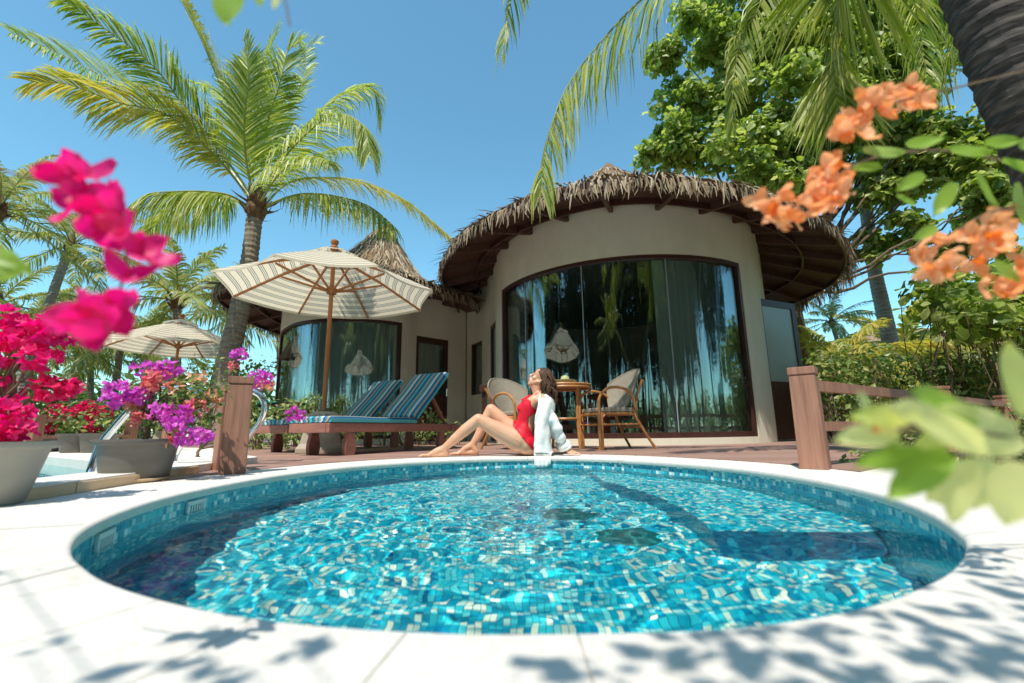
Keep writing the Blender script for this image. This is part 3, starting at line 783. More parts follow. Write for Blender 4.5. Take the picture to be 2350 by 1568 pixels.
def window(parent, plan, d0, d1, zb, zt, fw=0.055, glass=None, mull=(), sill=True):
    mb = MB()
    band(mb, plan, d0, d1, zb, zb + fw * 1.4, 0.10, -0.012); band(mb, plan, d0, d1, zt - fw, zt, 0.10, -0.012)
    band(mb, plan, d0, d0 + fw, zb + fw * 1.4, zt - fw, 0.10, -0.012); band(mb, plan, d1 - fw, d1, zb + fw * 1.4, zt - fw, 0.10, -0.012)
    wdw = put('window', mb, M['darkwood'], parent, smooth=True)
    cuts = [d0 + fw] + [d0 + (d1 - d0) * m_ for m_ in mull] + [d1 - fw]
    for a, b in zip(cuts, cuts[1:]):
        mb = MB(); band(mb, plan, a + 0.002, b - 0.002, zb + fw * 1.4, zt - fw, 0.010, -0.055); 
        g = put('glass_pane', mb, glass or M['glass'], wdw, smooth=True, world=True)
    for c_ in cuts[1:-1]:
        mb = MB(); band(mb, plan, c_ - 0.005, c_ + 0.005, zb + fw * 1.4, zt - fw, 0.016, -0.050); put('glass_joint', mb, M['joint'], wdw)
    return wdw
def curtain(plan, d0, d1, zb, zt, off, label, group='sheer curtains hanging inside the villas', amp=0.03, wl_=0.10):
    mb = MB(); n = int((d1 - d0) / 0.018); vs = []; rows = 8
    for j in range(rows + 1):
        z = zt + (zb - zt) * j / rows
        for i in range(n + 1):
            d = d0 + (d1 - d0) * i / n
            a = amp * (0.5 + 0.5 * j / rows) * math.sin(d / wl_ * 2 * PI + 0.8 * noise.noise(V((d * 3, z * 0.6, off))) * 2)
            t = (plan.at(d + .05) - plan.at(d - .05)).normalized(); p = plan.at(d) + V((t.y, -t.x, 0)) * (off + a)
            vs.append((p.x, p.y, z))
    mb.add(vs, [(j * (n + 1) + i, j * (n + 1) + i + 1, (j + 1) * (n + 1) + i + 1, (j + 1) * (n + 1) + i) for j in range(rows) for i in range(n)])
    return tag(put('curtain', mb, M['curtain'], smooth=True), label, 'curtain', group)
def thatch_roof(parent, eave, ez, apex, prof, seed, rows=9, dens=42, strandL=0.30, soff_c=None, soff_z=0.6, fringe=0.20, ridge=True):
    """eave: closed outline; prof(s): height share at share s from eave to apex"""
    rnd = random.Random(seed); n = len(eave); S = 14
    A = V(apex)
    def P_(i, s): 
        e = eave[i % n]; return V((e.x + (A.x - e.x) * s, e.y + (A.y - e.y) * s, ez + 0.10 + (A.z - ez - 0.10) * prof(s)))
    mb = MB(); vs = []
    for j in range(S + 1):
        for i in range(n): 
            p = P_(i, j / S); p.z += 0.03 * noise.noise(p * 3); vs.append(p)
    fs = [(j * n + i, j * n + (i + 1) % n, (j + 1) * n + (i + 1) % n, (j + 1) * n + i) for j in range(S) for i in range(n)]
    b0 = len(vs)
    for i in range(n): e = eave[i]; c = (V((A.x, A.y, 0)) - V((e.x, e.y, 0))).normalized(); vs.append(V((e.x, e.y, ez + 0.03)) + c * 0.03)
    fs += [(b0 + i, b0 + (i + 1) % n, (i + 1) % n, i) for i in range(n)]
    mb.add(vs, fs)
    roof = put('roof', mb, M['thatchbody'], parent)
    # thatch strands, row by row
    mb = MB()
    per = sum((eave[(i + 1) % n] - eave[i]).length for i in range(n))
    for r_ in range(rows):
        s0 = 0.0 if r_ == 0 else (r_ / rows) ** 1.15 * 0.985
        cnt = int(per * (1 - s0) * dens * (2.4 if r_ == 0 else 1.0)) + 6
        for k in range(cnt):
            fi = rnd.random() * n; i = int(fi); s_ = max(0, min(0.99, s0 + rnd.uniform(-0.5, 0.5) / rows * (0.15 if r_ == 0 else 1)))
            p = P_(i, s_).lerp(P_(i + 1, s_), fi - i) + V((0, 0, 0.015))
            down = (P_(i, max(0, s_ - 0.08)) - P_(i, s_ + 0.02)).normalized()
            outw = V((down.x, down.y, 0)).normalized(); side = V((outw.y, -outw.x, 0))
            L_ = strandL * rnd.uniform(0.6, 1.35)
            if r_ == 0:
                L_ = fringe * rnd.uniform(0.45, 1.3) * (1 + 0.75 * max(0, min(1, (p.x - 4.2) / 1.5)))
                p.z -= rnd.uniform(0, 0.12)
                d1 = (down * 0.6 + outw * rnd.uniform(-0.1, 0.35) + V((0, 0, -0.5)) + side * rnd.uniform(-0.35, 0.35)).normalized()
                d2 = (V((0, 0, -1)) + outw * rnd.uniform(-0.15, 0.25) + side * rnd.uniform(-0.3, 0.3)).normalized()
                pts = [p - d1 * 0.06, p + d1 * L_ * 0.35, p + d1 * L_ * 0.35 + d2 * L_ * 0.4, p + d1 * L_ * 0.35 + d2 * L_ * 0.75 + side * rnd.uniform(-.03, .03)]
                w0 = rnd.uniform(0.012, 0.028)
                sd_ = (side + outw * rnd.uniform(-0.6, 0.6)).normalized()
                mb.strip(pts, [w0 * 0.7, w0, w0 * 0.8, w0 * 0.15], sd_)
            else:
                up = V((0, 0, 1)) * rnd.uniform(-0.02, 0.10)
                d1 = (down + up * 1.5 + side * rnd.uniform(-0.22, 0.22)).normalized()
                pts = [p - d1 * 0.03, p + d1 * L_ * 0.55 + V((0, 0, 0.02)), p + d1 * L_ - V((0, 0, rnd.uniform(-0.02, 0.05)))]
                w0 = rnd.uniform(0.015, 0.035)
                mb.strip(pts, [w0, w0, w0 * 0.2], (side + V((0, 0, rnd.uniform(-0.5, 0.5)))).normalized())
    put('thatch', mb, M['thatch'], roof)
    # soffit boards
    mb = MB(); cx_, cy_ = (soff_c or (A.x, A.y)); vs = []; SS = 6
    for j in range(SS + 1):
        s = j / SS * 0.85
        for i in range(n):
            e = eave[i]; vs.append(V((e.x + (cx_ - e.x) * s, e.y + (cy_ - e.y) * s, ez + soff_z * s)))
    uv = [(i * per / n, j) for j in range(SS + 1) for i in range(n)]
    mb.add(vs, [(j * n + i, (j + 1) * n + i, (j + 1) * n + (i + 1) % n, j * n + (i + 1) % n) for j in range(SS) for i in range(n)])
    put('soffit', mb, M['soffit'], roof)
    # rafters under the boards and the eave board
    step = max(1, round(0.95 / (per / n)))
    k = 0
    while k < n - step // 2:
        e = eave[k]; a = V((e.x + (cx_ - e.x) * 0.02, e.y + (cy_ - e.y) * 0.02, ez + soff_z * 0.02 - 0.055)); b = V((e.x + (cx_ - e.x) * 0.62, e.y + (cy_ - e.y) * 0.62, ez + soff_z * 0.62 - 0.055))
        mb = MB(); mb.beam(a, b, 0.06, 0.11); put('rafter', mb, M['soffit'], roof); k += step
    for sx, hh in ((0.0, 0.15), (0.17, 0.09)):
        mb = MB(); vs = []
        for i in range(n):
            e = eave[i]; c = (V((cx_, cy_, 0)) - V((e.x, e.y, 0))); q = V((e.x, e.y, 0)) + c * sx; cn = c.normalized()
            z = ez + soff_z * sx
            vs += [q + V((0, 0, z - hh * 0.4)), q + V((0, 0, z + hh * 0.55)), q + cn * 0.03 + V((0, 0, z - hh * 0.4)), q + cn * 0.03 + V((0, 0, z + hh * 0.55))]
        if sx: vs = [v_ - V((0, 0, hh * 0.75)) for v_ in vs]
        fs = []
        for i in range(n):
            a, b = 4 * i, 4 * ((i + 1) % n); fs += [(a, b, b + 1, a + 1), (b + 2, a + 2, a + 3, b + 3), (a + 2, b + 2, b, a), (a + 1, b + 1, b + 3, a + 3)]
        mb.add(vs, fs); put('eave_board', mb, M['darkwood'], roof)
    return roof

# ---- main villa
M['joint'] = mat('clear_silicone', (0.35, 0.40, 0.40), 0.3)
C1 = (2.0, 8.12); R1 = 2.3
main_pts = [V((-1.0, 9.9, 0)), V((-0.78, 9.55, 0)), V((-0.55, 9.05, 0)), V((-0.40, 8.55, 0))] + arc(C1, R1, 180, 326, 46) + [V((4.22, 7.35, 0)), V((4.62, 8.0, 0)), V((5.0, 8.8, 0)), V((5.2, 9.9, 0)), V((4.6, 11.4, 0)), V((2.6, 12.4, 0)), V((0.2, 12.0, 0)), V((-0.9, 11.0, 0)), V((-1.0, 9.93, 0))]
plan1 = Plan(main_pts, 0.10)
villa = thing('round_villa', 'larger round cream villa with thatched roof and tall curved window behind the woman', 'villa', (2, 8.5, 0))
w0, w1 = plan1.near((-0.09, 7.42)), plan1.near((3.30, 6.22))
sw0, sw1 = plan1.near((-0.90, 9.75)), plan1.near((-0.62, 9.25))
sd0, sd1 = plan1.near((-0.42, 8.62)), plan1.near((-0.31, 7.98))
mb = wall(plan1, 3.5, [(w0, w1, 0.09, 2.53), (sw0, sw1, 0.95, 2.05), (sd0, sd1, 0.02, 2.2)])
put('wall', mb, M['plaster'], villa, smooth=True)
window(villa, plan1, w0, w1, 0.09, 2.53, 0.05, mull=(0.17, 0.42, 0.70))
window(villa, plan1, sw0, sw1, 0.95, 2.05, 0.03, glass=M['glass'])
window(villa, plan1, sd0, sd1, 0.02, 2.2, 0.07, glass=M['frost'])
# floor and ceiling of the room
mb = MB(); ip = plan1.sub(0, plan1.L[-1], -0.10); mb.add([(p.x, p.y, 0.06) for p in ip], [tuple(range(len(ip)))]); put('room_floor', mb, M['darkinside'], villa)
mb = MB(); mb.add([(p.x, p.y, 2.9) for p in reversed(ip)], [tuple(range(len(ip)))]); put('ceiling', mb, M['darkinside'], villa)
eave_pts = [(-1.28, 8.25), (-0.98, 6.8), (-0.52, 5.97), (.16, 5.3), (.76, 4.95), (1.3, 4.79), (1.92, 4.80), (2.78, 5.02), (3.5, 5.38), (4.6, 6.1), (5.5, 7.05), (6.15, 8.2), (6.35, 9.5), (5.9, 11.3), (3.6, 13.0), (.6, 12.9), (-1.0, 10.8)]
eave1 = resample(cr([V((x, y, 0)) for x, y in eave_pts], 8, True), 0.22, True)
thatch_roof(villa, eave1, 2.98, (1.95, 8.2, 5.42), lambda s: 0.60 * s + 0.40 * s ** 2.2, 11, soff_c=(2.3, 8.6), soff_z=1.1)
# open door leaf at the right: hinge side, frosted light above a panel
da, db = V((3.70, 6.66, 0)), V((4.50, 7.03, 0)); dt = (db - da).normalized(); dn = V((dt.y, -dt.x, 0))
mb = MB(); dw = (db - da).length
def dbox(mb, u0, u1, z0, z1, th=0.045, off=0.0):
    c = da + dt * ((u0 + u1) / 2) + dn * off + V((0, 0, (z0 + z1) / 2)); mb.box(c, (u1 - u0, th, z1 - z0), Matrix((dt, -dn, V((0, 0, 1)))).transposed())
dbox(mb, 0, 0.10, 0.03, 2.13); dbox(mb, dw - 0.10, dw, 0.03, 2.13); dbox(mb, 0.10, dw - 0.10, 2.03, 2.13); dbox(mb, 0.10, dw - 0.10, 0.75, 0.87); dbox(mb, 0.10, dw - 0.10, 0.03, 0.15)
door = put('door', mb, M['darkwood'], villa)
mb = MB(); dbox(mb, 0.10, dw - 0.10, 0.15, 0.75, 0.025); put('lower_panel', mb, M['darkwood'], door)
mb = MB(); dbox(mb, 0.10, dw - 0.10, 0.87, 2.03, 0.012); put('frosted_pane', mb, M['frost'], door)
mb = MB(); dbox(mb, dw - 0.07, dw - 0.03, 0.92, 1.10, 0.01, 0.028); hp = da + dt * (dw - 0.05) + dn * 0.055 + V((0, 0, 1.02)); mb.tube([hp - dn * 0.03, hp, hp - dt * 0.10], 0.009, 8); put('handle', mb, M['steel'], door)
mb = MB()
c = V((4.62, 7.50, 1.12)); mb.box(c, (0.10, 0.10, 2.24)); put('door_post', mb, M['darkwood'], villa)
# curtains inside
curtain(plan1, w0 + 0.10, w0 + 0.55, 0.12, 2.55, -0.14, 'narrow sheer green grey curtain at the left end of the large curved window')
wlen = w1 - w0
curtain(plan1, w0 + wlen * 0.66, w1 - 0.02, 0.12, 2.55, -0.16, 'wide sheer green grey curtain at the right end of the large curved window', wl_=0.16, amp=0.04)
# dark low furniture seen through the glass
def lamp(px, py, Y, rr, hh, label, cordtop=2.88):
    p = D(px, py, Y)
    t = thing('pendant_lamp', label, 'pendant lamp', (p.x, p.y, p.z - hh), group='woven pendant lamps')
    mb = MB(); nn = 8; vs = []
    prof = [(0.02, hh), (0.05, hh * 0.97), (rr * 0.45, hh * 0.55), (rr * 0.8, hh * 0.18), (rr, 0.0)]
    rows = len(prof)
    for r_, z in prof:
        for k in range(nn): an = 2 * PI * k / nn + 0.2; vs.append((p.x + r_ * math.cos(an), p.y + r_ * math.sin(an), p.z - hh + z))
    mb.add(vs, [(j * nn + k, j * nn + (k + 1) % nn, (j + 1) * nn + (k + 1) % nn, (j + 1) * nn + k) for j in range(rows - 1) for k in range(nn)])
    put('lamp_shade', mb, M['lampshade'], t)
    mb = MB()
    for k in range(nn):
        an = 2 * PI * k / nn + 0.2; mb.tube([(p.x + r_ * 1.02 * math.cos(an), p.y + r_ * 1.02 * math.sin(an), p.z - hh + z) for r_, z in prof], 0.006, 5)
    put('rib', mb, M['rattan'], t)
    mb = MB(); mb.tube([p, V((p.x, p.y, cordtop))], 0.006, 5); put('cord', mb, M['black'], t)
lamp(1283, 742, 6.9, 0.26, 0.42, 'woven grass pendant lamp shining through the large curved window above the table')

# ---- left villa
lp = [(-1.02, 9.92), (-1.35, 9.55), (-1.87, 9.05), (-2.15, 8.62), (-2.65, 8.32), (-3.35, 8.2), (-4.0, 8.4), (-4.5, 8.85), (-4.95, 9.5), (-5.2, 10.4), (-4.9, 12.0), (-3.2, 13.0), (-1.6, 12.4), (-1.03, 11.0), (-1.02, 9.95)]
lpc = cr([V((x, y, 0)) for x, y in reversed(lp)], 10)
plan2 = Plan(lpc, 0.10)
villa2 = thing('small_villa', 'smaller round cream villa behind the striped parasol and blue loungers', 'villa', (-3.2, 10.3, 0))
def nr2(x, y): return plan2.near((x, y))
a0, a1 = nr2(-4.95, 9.5), nr2(-2.13, 8.64)
b0, b1 = nr2(-1.90, 9.02), nr2(-1.38, 9.52)
mb = wall(plan2, 3.15, [(a0, a1, 0.09, 2.30), (b0, b1, 0.02, 2.12)])
put('wall', mb, M['plaster'], villa2, smooth=True)
window(villa2, plan2, a0, a1, 0.09, 2.30, 0.05, mull=(0.3, 0.55))
# closed door with glass light and brown panel
mb = MB(); fw = 0.08
band(mb, plan2, b0, b0 + fw, 0.02, 2.12, 0.08, -0.02); band(mb, plan2, b1 - fw, b1, 0.02, 2.12, 0.08, -0.02); band(mb, plan2, b0 + fw, b1 - fw, 2.0, 2.12, 0.08, -0.02); band(mb, plan2, b0 + fw, b1 - fw, 0.02, 0.95, 0.05, -0.03)
dr = put('door', mb, M['darkwood'], villa2)
mb = MB(); band(mb, plan2, b0 + fw, b1 - fw, 0.95, 2.0, 0.012, -0.05); put('glass_pane', mb, M['glass'], dr)
mb = MB(); h_ = plan2.sub(b1 - 0.05, b1 - 0.04, 0.03)[0]; mb.box(h_ + V((0, 0, 1.0)), (0.025, 0.03, 0.16)); put('handle', mb, M['steel'], dr)
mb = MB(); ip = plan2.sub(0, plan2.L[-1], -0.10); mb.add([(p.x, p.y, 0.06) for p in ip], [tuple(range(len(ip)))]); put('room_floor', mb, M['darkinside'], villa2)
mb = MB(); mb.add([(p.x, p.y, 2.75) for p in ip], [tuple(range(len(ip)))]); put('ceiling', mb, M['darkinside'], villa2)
curtain(plan2, a0 + (a1 - a0) * 0.46, a1 - 0.03, 0.12, 2.3, -0.15, 'wide sheer green grey curtain inside the smaller villa window', wl_=0.13)
curtain(plan2, b0 - 0.05, b1 + 0.05, 0.9, 2.1, -0.30, 'sheer dark green curtain behind the glass of the smaller villa door', wl_=0.09)
curtain(plan1, sw0 - 0.03, sw1 + 0.03, 0.9, 2.1, -0.28, 'green curtain behind the small square window between the villas', wl_=0.09)
el2 = [(-5.75, 8.9), (-5.35, 7.9), (-4.5, 7.25), (-3.4, 6.98), (-2.4, 7.15), (-1.7, 7.6), (-1.25, 8.2), (-0.75, 9.0), (-0.9, 10.8), (-1.6, 12.6), (-3.4, 13.4), (-5.2, 12.6), (-6.0, 10.8)]
eave2 = resample(cr([V((x, y, 0)) for x, y in el2], 8, True), 0.22, True)
thatch_roof(villa2, eave2, 2.74, (-3.0, 10.2, 5.15), lambda s: 0.40 * s + 0.30 * s ** 3 + 0.30 * (lambda q: 3 * q * q - 2 * q ** 3)(max(0, (s - .45) / .55)), 12, soff_c=(-3.2, 10.2), soff_z=0.8, dens=46, rows=12, strandL=0.36)
lamp(670, 780, 8.9, 0.24, 0.40, 'woven pendant lamp nearest the left end of the smaller villa window', 2.72)
lamp(830, 815, 9.0, 0.24, 0.40, 'copy of the woven pendant lamp added as its mirror image before the smaller villa curtain', 2.72)  # added copy stands in for the first lamp's reflection in the glass
# ================================================================ VEGETATION
def frond(path, L=0.55, n=70, roll=0.0, droop=0.5, w0=0.022, rnd=random, vlift=0.25, ang=52, r0=0.022, start=0.18, curl=0.0, mi=0, side=0, noise_=1.0):
    """one palm frond: rachis along path, leaflets both sides; returns mesh builder (slot 0 leaflets, slot 1 rachis)"""
    mb = MB(); pts = resample(cr(path, 6), 0.05 if L > 0.25 else 0.03); N_ = len(pts)
    mb.tube(pts, [max(0.003, r0 * (1 - 0.88 * i / N_)) for i in range(N_)], 5, 1)
    tot = N_ - 1
    for i in range(n):
        t = start + (1 - start) * (i + 0.5) / n
        for sgn in (-1, 1):
            if side and sgn != side and rnd.random() < 0.8: continue
            if rnd.random() < 0.03: continue
            tt = min(0.999, t + rnd.uniform(-.006, .006)); fi = tt * tot; k = int(fi)
            p = pts[k].lerp(pts[min(k + 1, tot)], fi - k)
            T_ = (pts[min(k + 2, tot)] - pts[max(k - 2, 0)]).normalized()
            sd_ = T_.cross(V((0, 0, 1)))
            if sd_.length < 0.15: sd_ = T_.cross(V((0.3, 1, 0)))
            sd_.normalize(); up = sd_.cross(T_).normalized()
            q = Matrix.Rotation(roll + curl * tt, 3, T_); S_ = q @ sd_ * sgn; U_ = q @ up
            a = R(ang * (1 - 0.45 * tt)) + rnd.uniform(-0.08, 0.08)
            d = (S_ * math.sin(a) + T_ * math.cos(a) + U_ * (vlift + rnd.uniform(-0.12, 0.12))).normalized()
            prof = min(1, (tt - start + 0.06) / 0.16) * (1 - 0.62 * max(0, (tt - 0.45) / 0.55) ** 1.4)
            l = L * prof * rnd.uniform(0.85, 1.12)
            dr = droop * rnd.uniform(0.6, 1.4)
            g = V((0, 0, -1))
            p1 = p + d * l * 0.38 + g * dr * l * 0.06; p2 = p + d * l * 0.72 + g * dr * l * 0.28; 
            j_ = V((rnd.uniform(-1, 1), rnd.uniform(-1, 1), rnd.uniform(-1, 1))) * 0.05 * l * noise_
            p3 = p + d * l * (1.0 - 0.12 * dr) + g * dr * l * 0.62 + j_
            ws = U_.cross(d); ws = (ws.normalized() + U_ * rnd.uniform(-0.7, 0.7)).normalized()
            mb.strip([p, p1, p2, p3], [w0 * 0.6, w0, w0 * 0.75, w0 * 0.08], ws, mi)
    return mb
def trunk(path, rads, m_, parent, ringy=0.012, n=14, name='trunk'):
    pts = resample(cr(path, 8), 0.045); mb = MB(); N_ = len(pts)
    rr = []
    for i in range(N_):
        t = i / (N_ - 1) * (len(rads) - 1); k = min(int(t), len(rads) - 2); r_ = rads[k] + (rads[k + 1] - rads[k]) * (t - k)
        rr.append(r_ + ringy * (0.5 if i % 2 else -0.5) + random.uniform(-.3, .3) * ringy)
    mb.tube(pts, rr, n); return put(name, mb, m_, parent, smooth=False)
def crown_base(c, r_, parent, rnd, m_=None):
    mb = MB()
    for k in range(26):
        an = rnd.uniform(0, 2 * PI); d = V((math.cos(an), math.sin(an), rnd.uniform(0.3, 1.4))).normalized()
        s_ = V((math.sin(an), -math.cos(an), 0)); p = c + V((math.cos(an), math.sin(an), 0)) * r_ * 0.7 - V((0, 0, rnd.uniform(0.0, 0.25)))
        l = rnd.uniform(0.15, 0.35); mb.strip([p, p + d * l * 0.5 + V((math.cos(an), math.sin(an), 0)) * 0.03, p + d * l], [0.09, 0.06, 0.01], s_)
    mb.lathe([(r_ * 0.8, -0.28), (r_ * 1.25, -0.1), (r_ * 1.1, 0.08), (r_ * 0.4, 0.3), (0.001, 0.4)], c, 10)
    return put('crown_fibre', mb, m_ or M['fibre'], parent)

rnd = random.Random(5)
# ---- the tall palm at the left of the parasol, fronds traced from the photo (px, py, depth change)
Y0 = 6.9
def pth(pts, Yb=Y0): return [D(x, y, Yb + dy) for x, y, dy in pts]
base = D(538, 930, Y0 + 0.0); base.z = 0
palm = thing('palm_tree', 'tall coconut palm with long bright fronds rising beside the striped parasol', 'palm tree', tuple(base))
trunk([base - V((0.02, 0, 0.1)), D(520, 860, Y0), D(548, 720, Y0), D(572, 600, Y0), D(585, 490, Y0)], [0.20, 0.165, 0.15, 0.125, 0.115], M['bark'], palm, 0.012)
cb = D(590, 470, Y0)
crown_base(cb, 0.13, palm, rnd)
FR = [
 # path, leaflet length, n, roll, droop, vlift, material slot mix
 ([(585,475,0),(535,405,-.1),(470,335,-.3),(380,262,-.5),(270,235,-.8),(160,195,-1.0),(75,188,-1.2)], .72, 95, 0.5, .55, .1),
 ([(585,470,0),(520,380,.1),(430,300,.2),(300,215,.3),(150,130,.3),(25,75,.3)], .80, 95, 0.3, .30, .15),
 ([(590,465,0),(500,340,-.3),(420,240,-.6),(350,150,-.9),(250,72,-1.1),(145,0,-1.3)], .70, 90, 0.6, .45, .1),
 ([(592,462,0),(560,330,-.3),(520,230,-.5),(470,110,-.7),(420,0,-.8),(400,-60,-.8)], .80, 90, -0.2, .40, .15),
 ([(595,460,0),(585,330,.4),(580,230,.6),(600,150,.8),(640,70,.9)], .75, 80, 0.3, .35, .2),
 ([(600,455,0),(625,330,.5),(670,230,.9),(700,170,1.2),(705,110,1.4),(730,95,1.5)], .62, 70, 0.0, .5, .2),
 ([(598,455,0),(610,300,-.3),(640,200,-.5),(660,120,-.5),(690,95,-.4)], .70, 80, 0.2, .5, .1),
 ([(600,460,0),(650,350,.1),(720,270,.3),(790,215,.4),(850,200,.5),(872,260,.6)], .75, 85, 0.3, .9, -.1),
 ([(600,465,0),(640,380,-.4),(700,310,-.8),(770,262,-1.1),(830,285,-1.3),(850,350,-1.4)], .62, 80, 0.2, .95, -.15),
 ([(605,475,0),(660,420,.2),(740,408,.4),(830,418,.6),(930,460,.7),(1035,545,.8)], .60, 80, 0.4, .75, 0),
 ([(605,480,0),(640,460,-.2),(700,445,-.4),(780,452,-.6),(850,475,-.8),(905,520,-.9)], .52, 70, 0.2, 1.2, -.2),
 ([(575,478,0),(530,450,-.3),(470,440,-.6),(400,440,-.9),(340,445,-1.1),(300,470,-1.2)], .58, 75, -0.3, 1.3, -.2),
 ([(575,480,0),(520,455,.3),(450,465,.5),(380,500,.7),(320,550,.8)], .55, 70, 0.2, 1.0, -.1),
 ([(590,470,0),(600,380,.9),(560,280,1.6),(500,210,2.2),(440,190,2.6)], .70, 75, 0.2, .5, 0),
 ([(600,470,0),(680,380,1.0),(780,340,1.7),(860,350,2.2)], .62, 70, 0.1, .8, 0),
 ([(595,470,0),(640,400,-.9),(700,360,-1.5),(760,370,-2.0)], .5, 60, 0.2, .9, 0),
 ([(590,465,0),(570,400,-.5),(560,300,-.9),(570,180,-1.2),(560,90,-1.3)], .62, 75, 0.0, .4, .2),
]
for i, (pts, L_, n_, roll, dr, vl) in enumerate(FR):
    mbf = frond(pth(pts), L_ * 1.12, int(n_ * 1.8), roll, dr, 0.023, rnd, vl, 54)
    put('frond', mbf, [M['frond'] if i % 3 else M['frondyellow'] if i in (0, 3, 9) else M['frond'], M['rachis']], palm)

# ---- generic palms (three kinds), copied about
def make_palm(name, label, h, nf, FL, lean, seed, mleaf, mbark, tr=0.13, LL=0.5, group=None, dens=44, droopy=0.55):
    r_ = random.Random(seed); t = thing(name, label, 'palm tree', group=group)
    top = V((lean[0], lean[1], h))
    trunk([V((0, 0, -0.12)), V((lean[0] * 0.2, lean[1] * 0.2, h * 0.35)), V((lean[0] * 0.6, lean[1] * 0.6, h * 0.7)), top], [tr * 1.4, tr, tr * 0.85, tr * 0.75], mbark, t, 0.01, 9)
    crown_base(top, tr * 0.9, t, r_)
    for k in range(nf):
        an = k * 2.39996 + r_.uniform(-.2, .2); el = 80 - 95 * (k + 0.5) / nf + r_.uniform(-8, 8)
        d = V((math.cos(an) * math.cos(R(el)), math.sin(an) * math.cos(R(el)), math.sin(R(el)))); hz = V((math.cos(an), math.sin(an), 0))
        F_ = FL * r_.uniform(0.85, 1.1); sag = droopy * (0.6 + 0.6 * math.cos(R(el)))
        pts = [top + d * F_ * s + hz * F_ * 0.25 * s * s - V((0, 0, 1)) * sag * F_ * s * s * 0.75 for s in (0, .2, .4, .6, .8, 1)]
        mbf = frond(pts, LL, dens, r_.uniform(-.4, .4), 0.8, 0.036, r_, 0.05, 55, 0.02)
        put('frond', mbf, [mleaf, M['rachis']], t)
    return t
GP = 'palms growing behind the pool garden'
pA = make_palm('palm_tree', 'distant tall palm standing behind the magenta flowers at the far left', 5.6, 17, 2.3, (0.5, 0.0), 21, M['frondfar'], M['barkgrey'], group=GP)
pB = make_palm('palm_tree', 'mid height palm with wide drooping fronds left of the small parasol', 3.4, 15, 2.1, (-0.3, 0.2), 22, M['frondfar'], M['bark'], 0.12, group=GP)
pC = make_palm('palm_tree', 'low leafy palm with yellow fronds beside the villa door', 1.3, 15, 1.7, (0.1, 0.0), 23, M['frondyellow'], M['bark'], 0.07, 0.42, group=GP, droopy=0.6)
def place_palm(src, px, Y, rz, s, label, z=0):
    p = D(px, 988, Y); return dup(src, (p.x, Y, -0.1 + z), rz, s, label, GP)
pA.location = (D(20, 988, 11).x, 11, -0.1); pA.rotation_euler.z = 1.0; pA.scale = (.95,) * 3
pB.location = (D(395, 988, 11.5).x, 11.5, -0.1); pB.rotation_euler.z = 0.3; pB.scale = (1.12,) * 3
pC.location = (6.9, 9.6, -0.1); pC.scale = (1.15,) * 3
far = [(pA, 150, 19, 2.0, 1.0, 'thin distant palm whose dark crown stands alone against the sky left of the pink spray'),
 (pB, 60, 15, 1.2, 1.15, 'bushy palm at the left edge of the garden behind the red flowers'),
 (pB, 250, 14, 2.8, 0.95, 'palm with a leaning trunk directly behind the small parasol'),
 (pB, 470, 15.5, 4.0, 1.35, 'palm showing its fronds between the small parasol and the tall palm trunk'),
 (pB, -120, 12, 4.4, 1.15, 'palm cut by the left edge with pale feathery fronds'),
 (pA, 640, 17, 3.0, 0.95, 'palm peeping over the striped parasol beside the tall trunk'),
 (pB, 330, 19, 0.8, 1.25, 'distant round palm low over the garden hedge'),
 (pA, -190, 8.5, 0.4, 0.88, 'near palm out at the left edge with only frond tips showing in the sky'),
 (pB, 130, 23, 5.2, 1.3, 'farthest palm in the gap behind the red flower pots'),
 (pB, 205, 16, 1.9, 0.9, 'short palm in the middle of the left grove'),
 (pA, 330, 24, 4.9, 0.9, 'slim far palm behind the small parasol top'),
 (pB, 10, 19, 2.4, 1.2, 'dense palm behind the left flower pot plants')]
for s_, px, Y, rz, sc_, lb in far: place_palm(s_, px, Y, rz, sc_, lb)
place_palm(pC, 1905, 12.5, 1.5, 1.35, 'yellow green palm fronds between the villa door and the hedge')
place_palm(pC, 2120, 15, 2.5, 1.9, 'pale palm with broad fronds in front of the far thatched house')
place_palm(pC, 2290, 12.5, 0.6, 1.5, 'palm with arching fronds above the right end of the hedge')
place_palm(pA, 1975, 13.5, 2.2, 0.62, 'slender ringed palm with small orange tinted crown right of the villa roof')
# grey ringed palm trunk right of the villa
g0 = D(2085, 985, 11.2); gp = thing('palm_tree', 'pale grey ringed palm trunk rising straight behind the hedge', 'palm tree', (g0.x, 11.2, -0.1))
trunk([V((g0.x, 11.2, -0.1)), D(2040, 770, 11.2), D(2005, 610, 11.2), D(1988, 480, 11.2), D(1965, 250, 11.3), D(1955, 150, 11.3)], [0.21, 0.18, 0.155, 0.14, 0.12, 0.11], M['barkgrey'], gp, 0.008)
gt = D(1955, 150, 11.3)
for k in range(11):
    an = k * 2.4; el = 60 - 8 * k; d = V((math.cos(an) * math.cos(R(el)), math.sin(an) * math.cos(R(el)), math.sin(R(el))))
    put('frond', frond([gt + d * 2.4 * s - V((0, 0, 1.3)) * s * s for s in (0, .25, .5, .75, 1)], 0.5, 45, 0, .8, .035, rnd), [M['frond'], M['rachis']], gp)

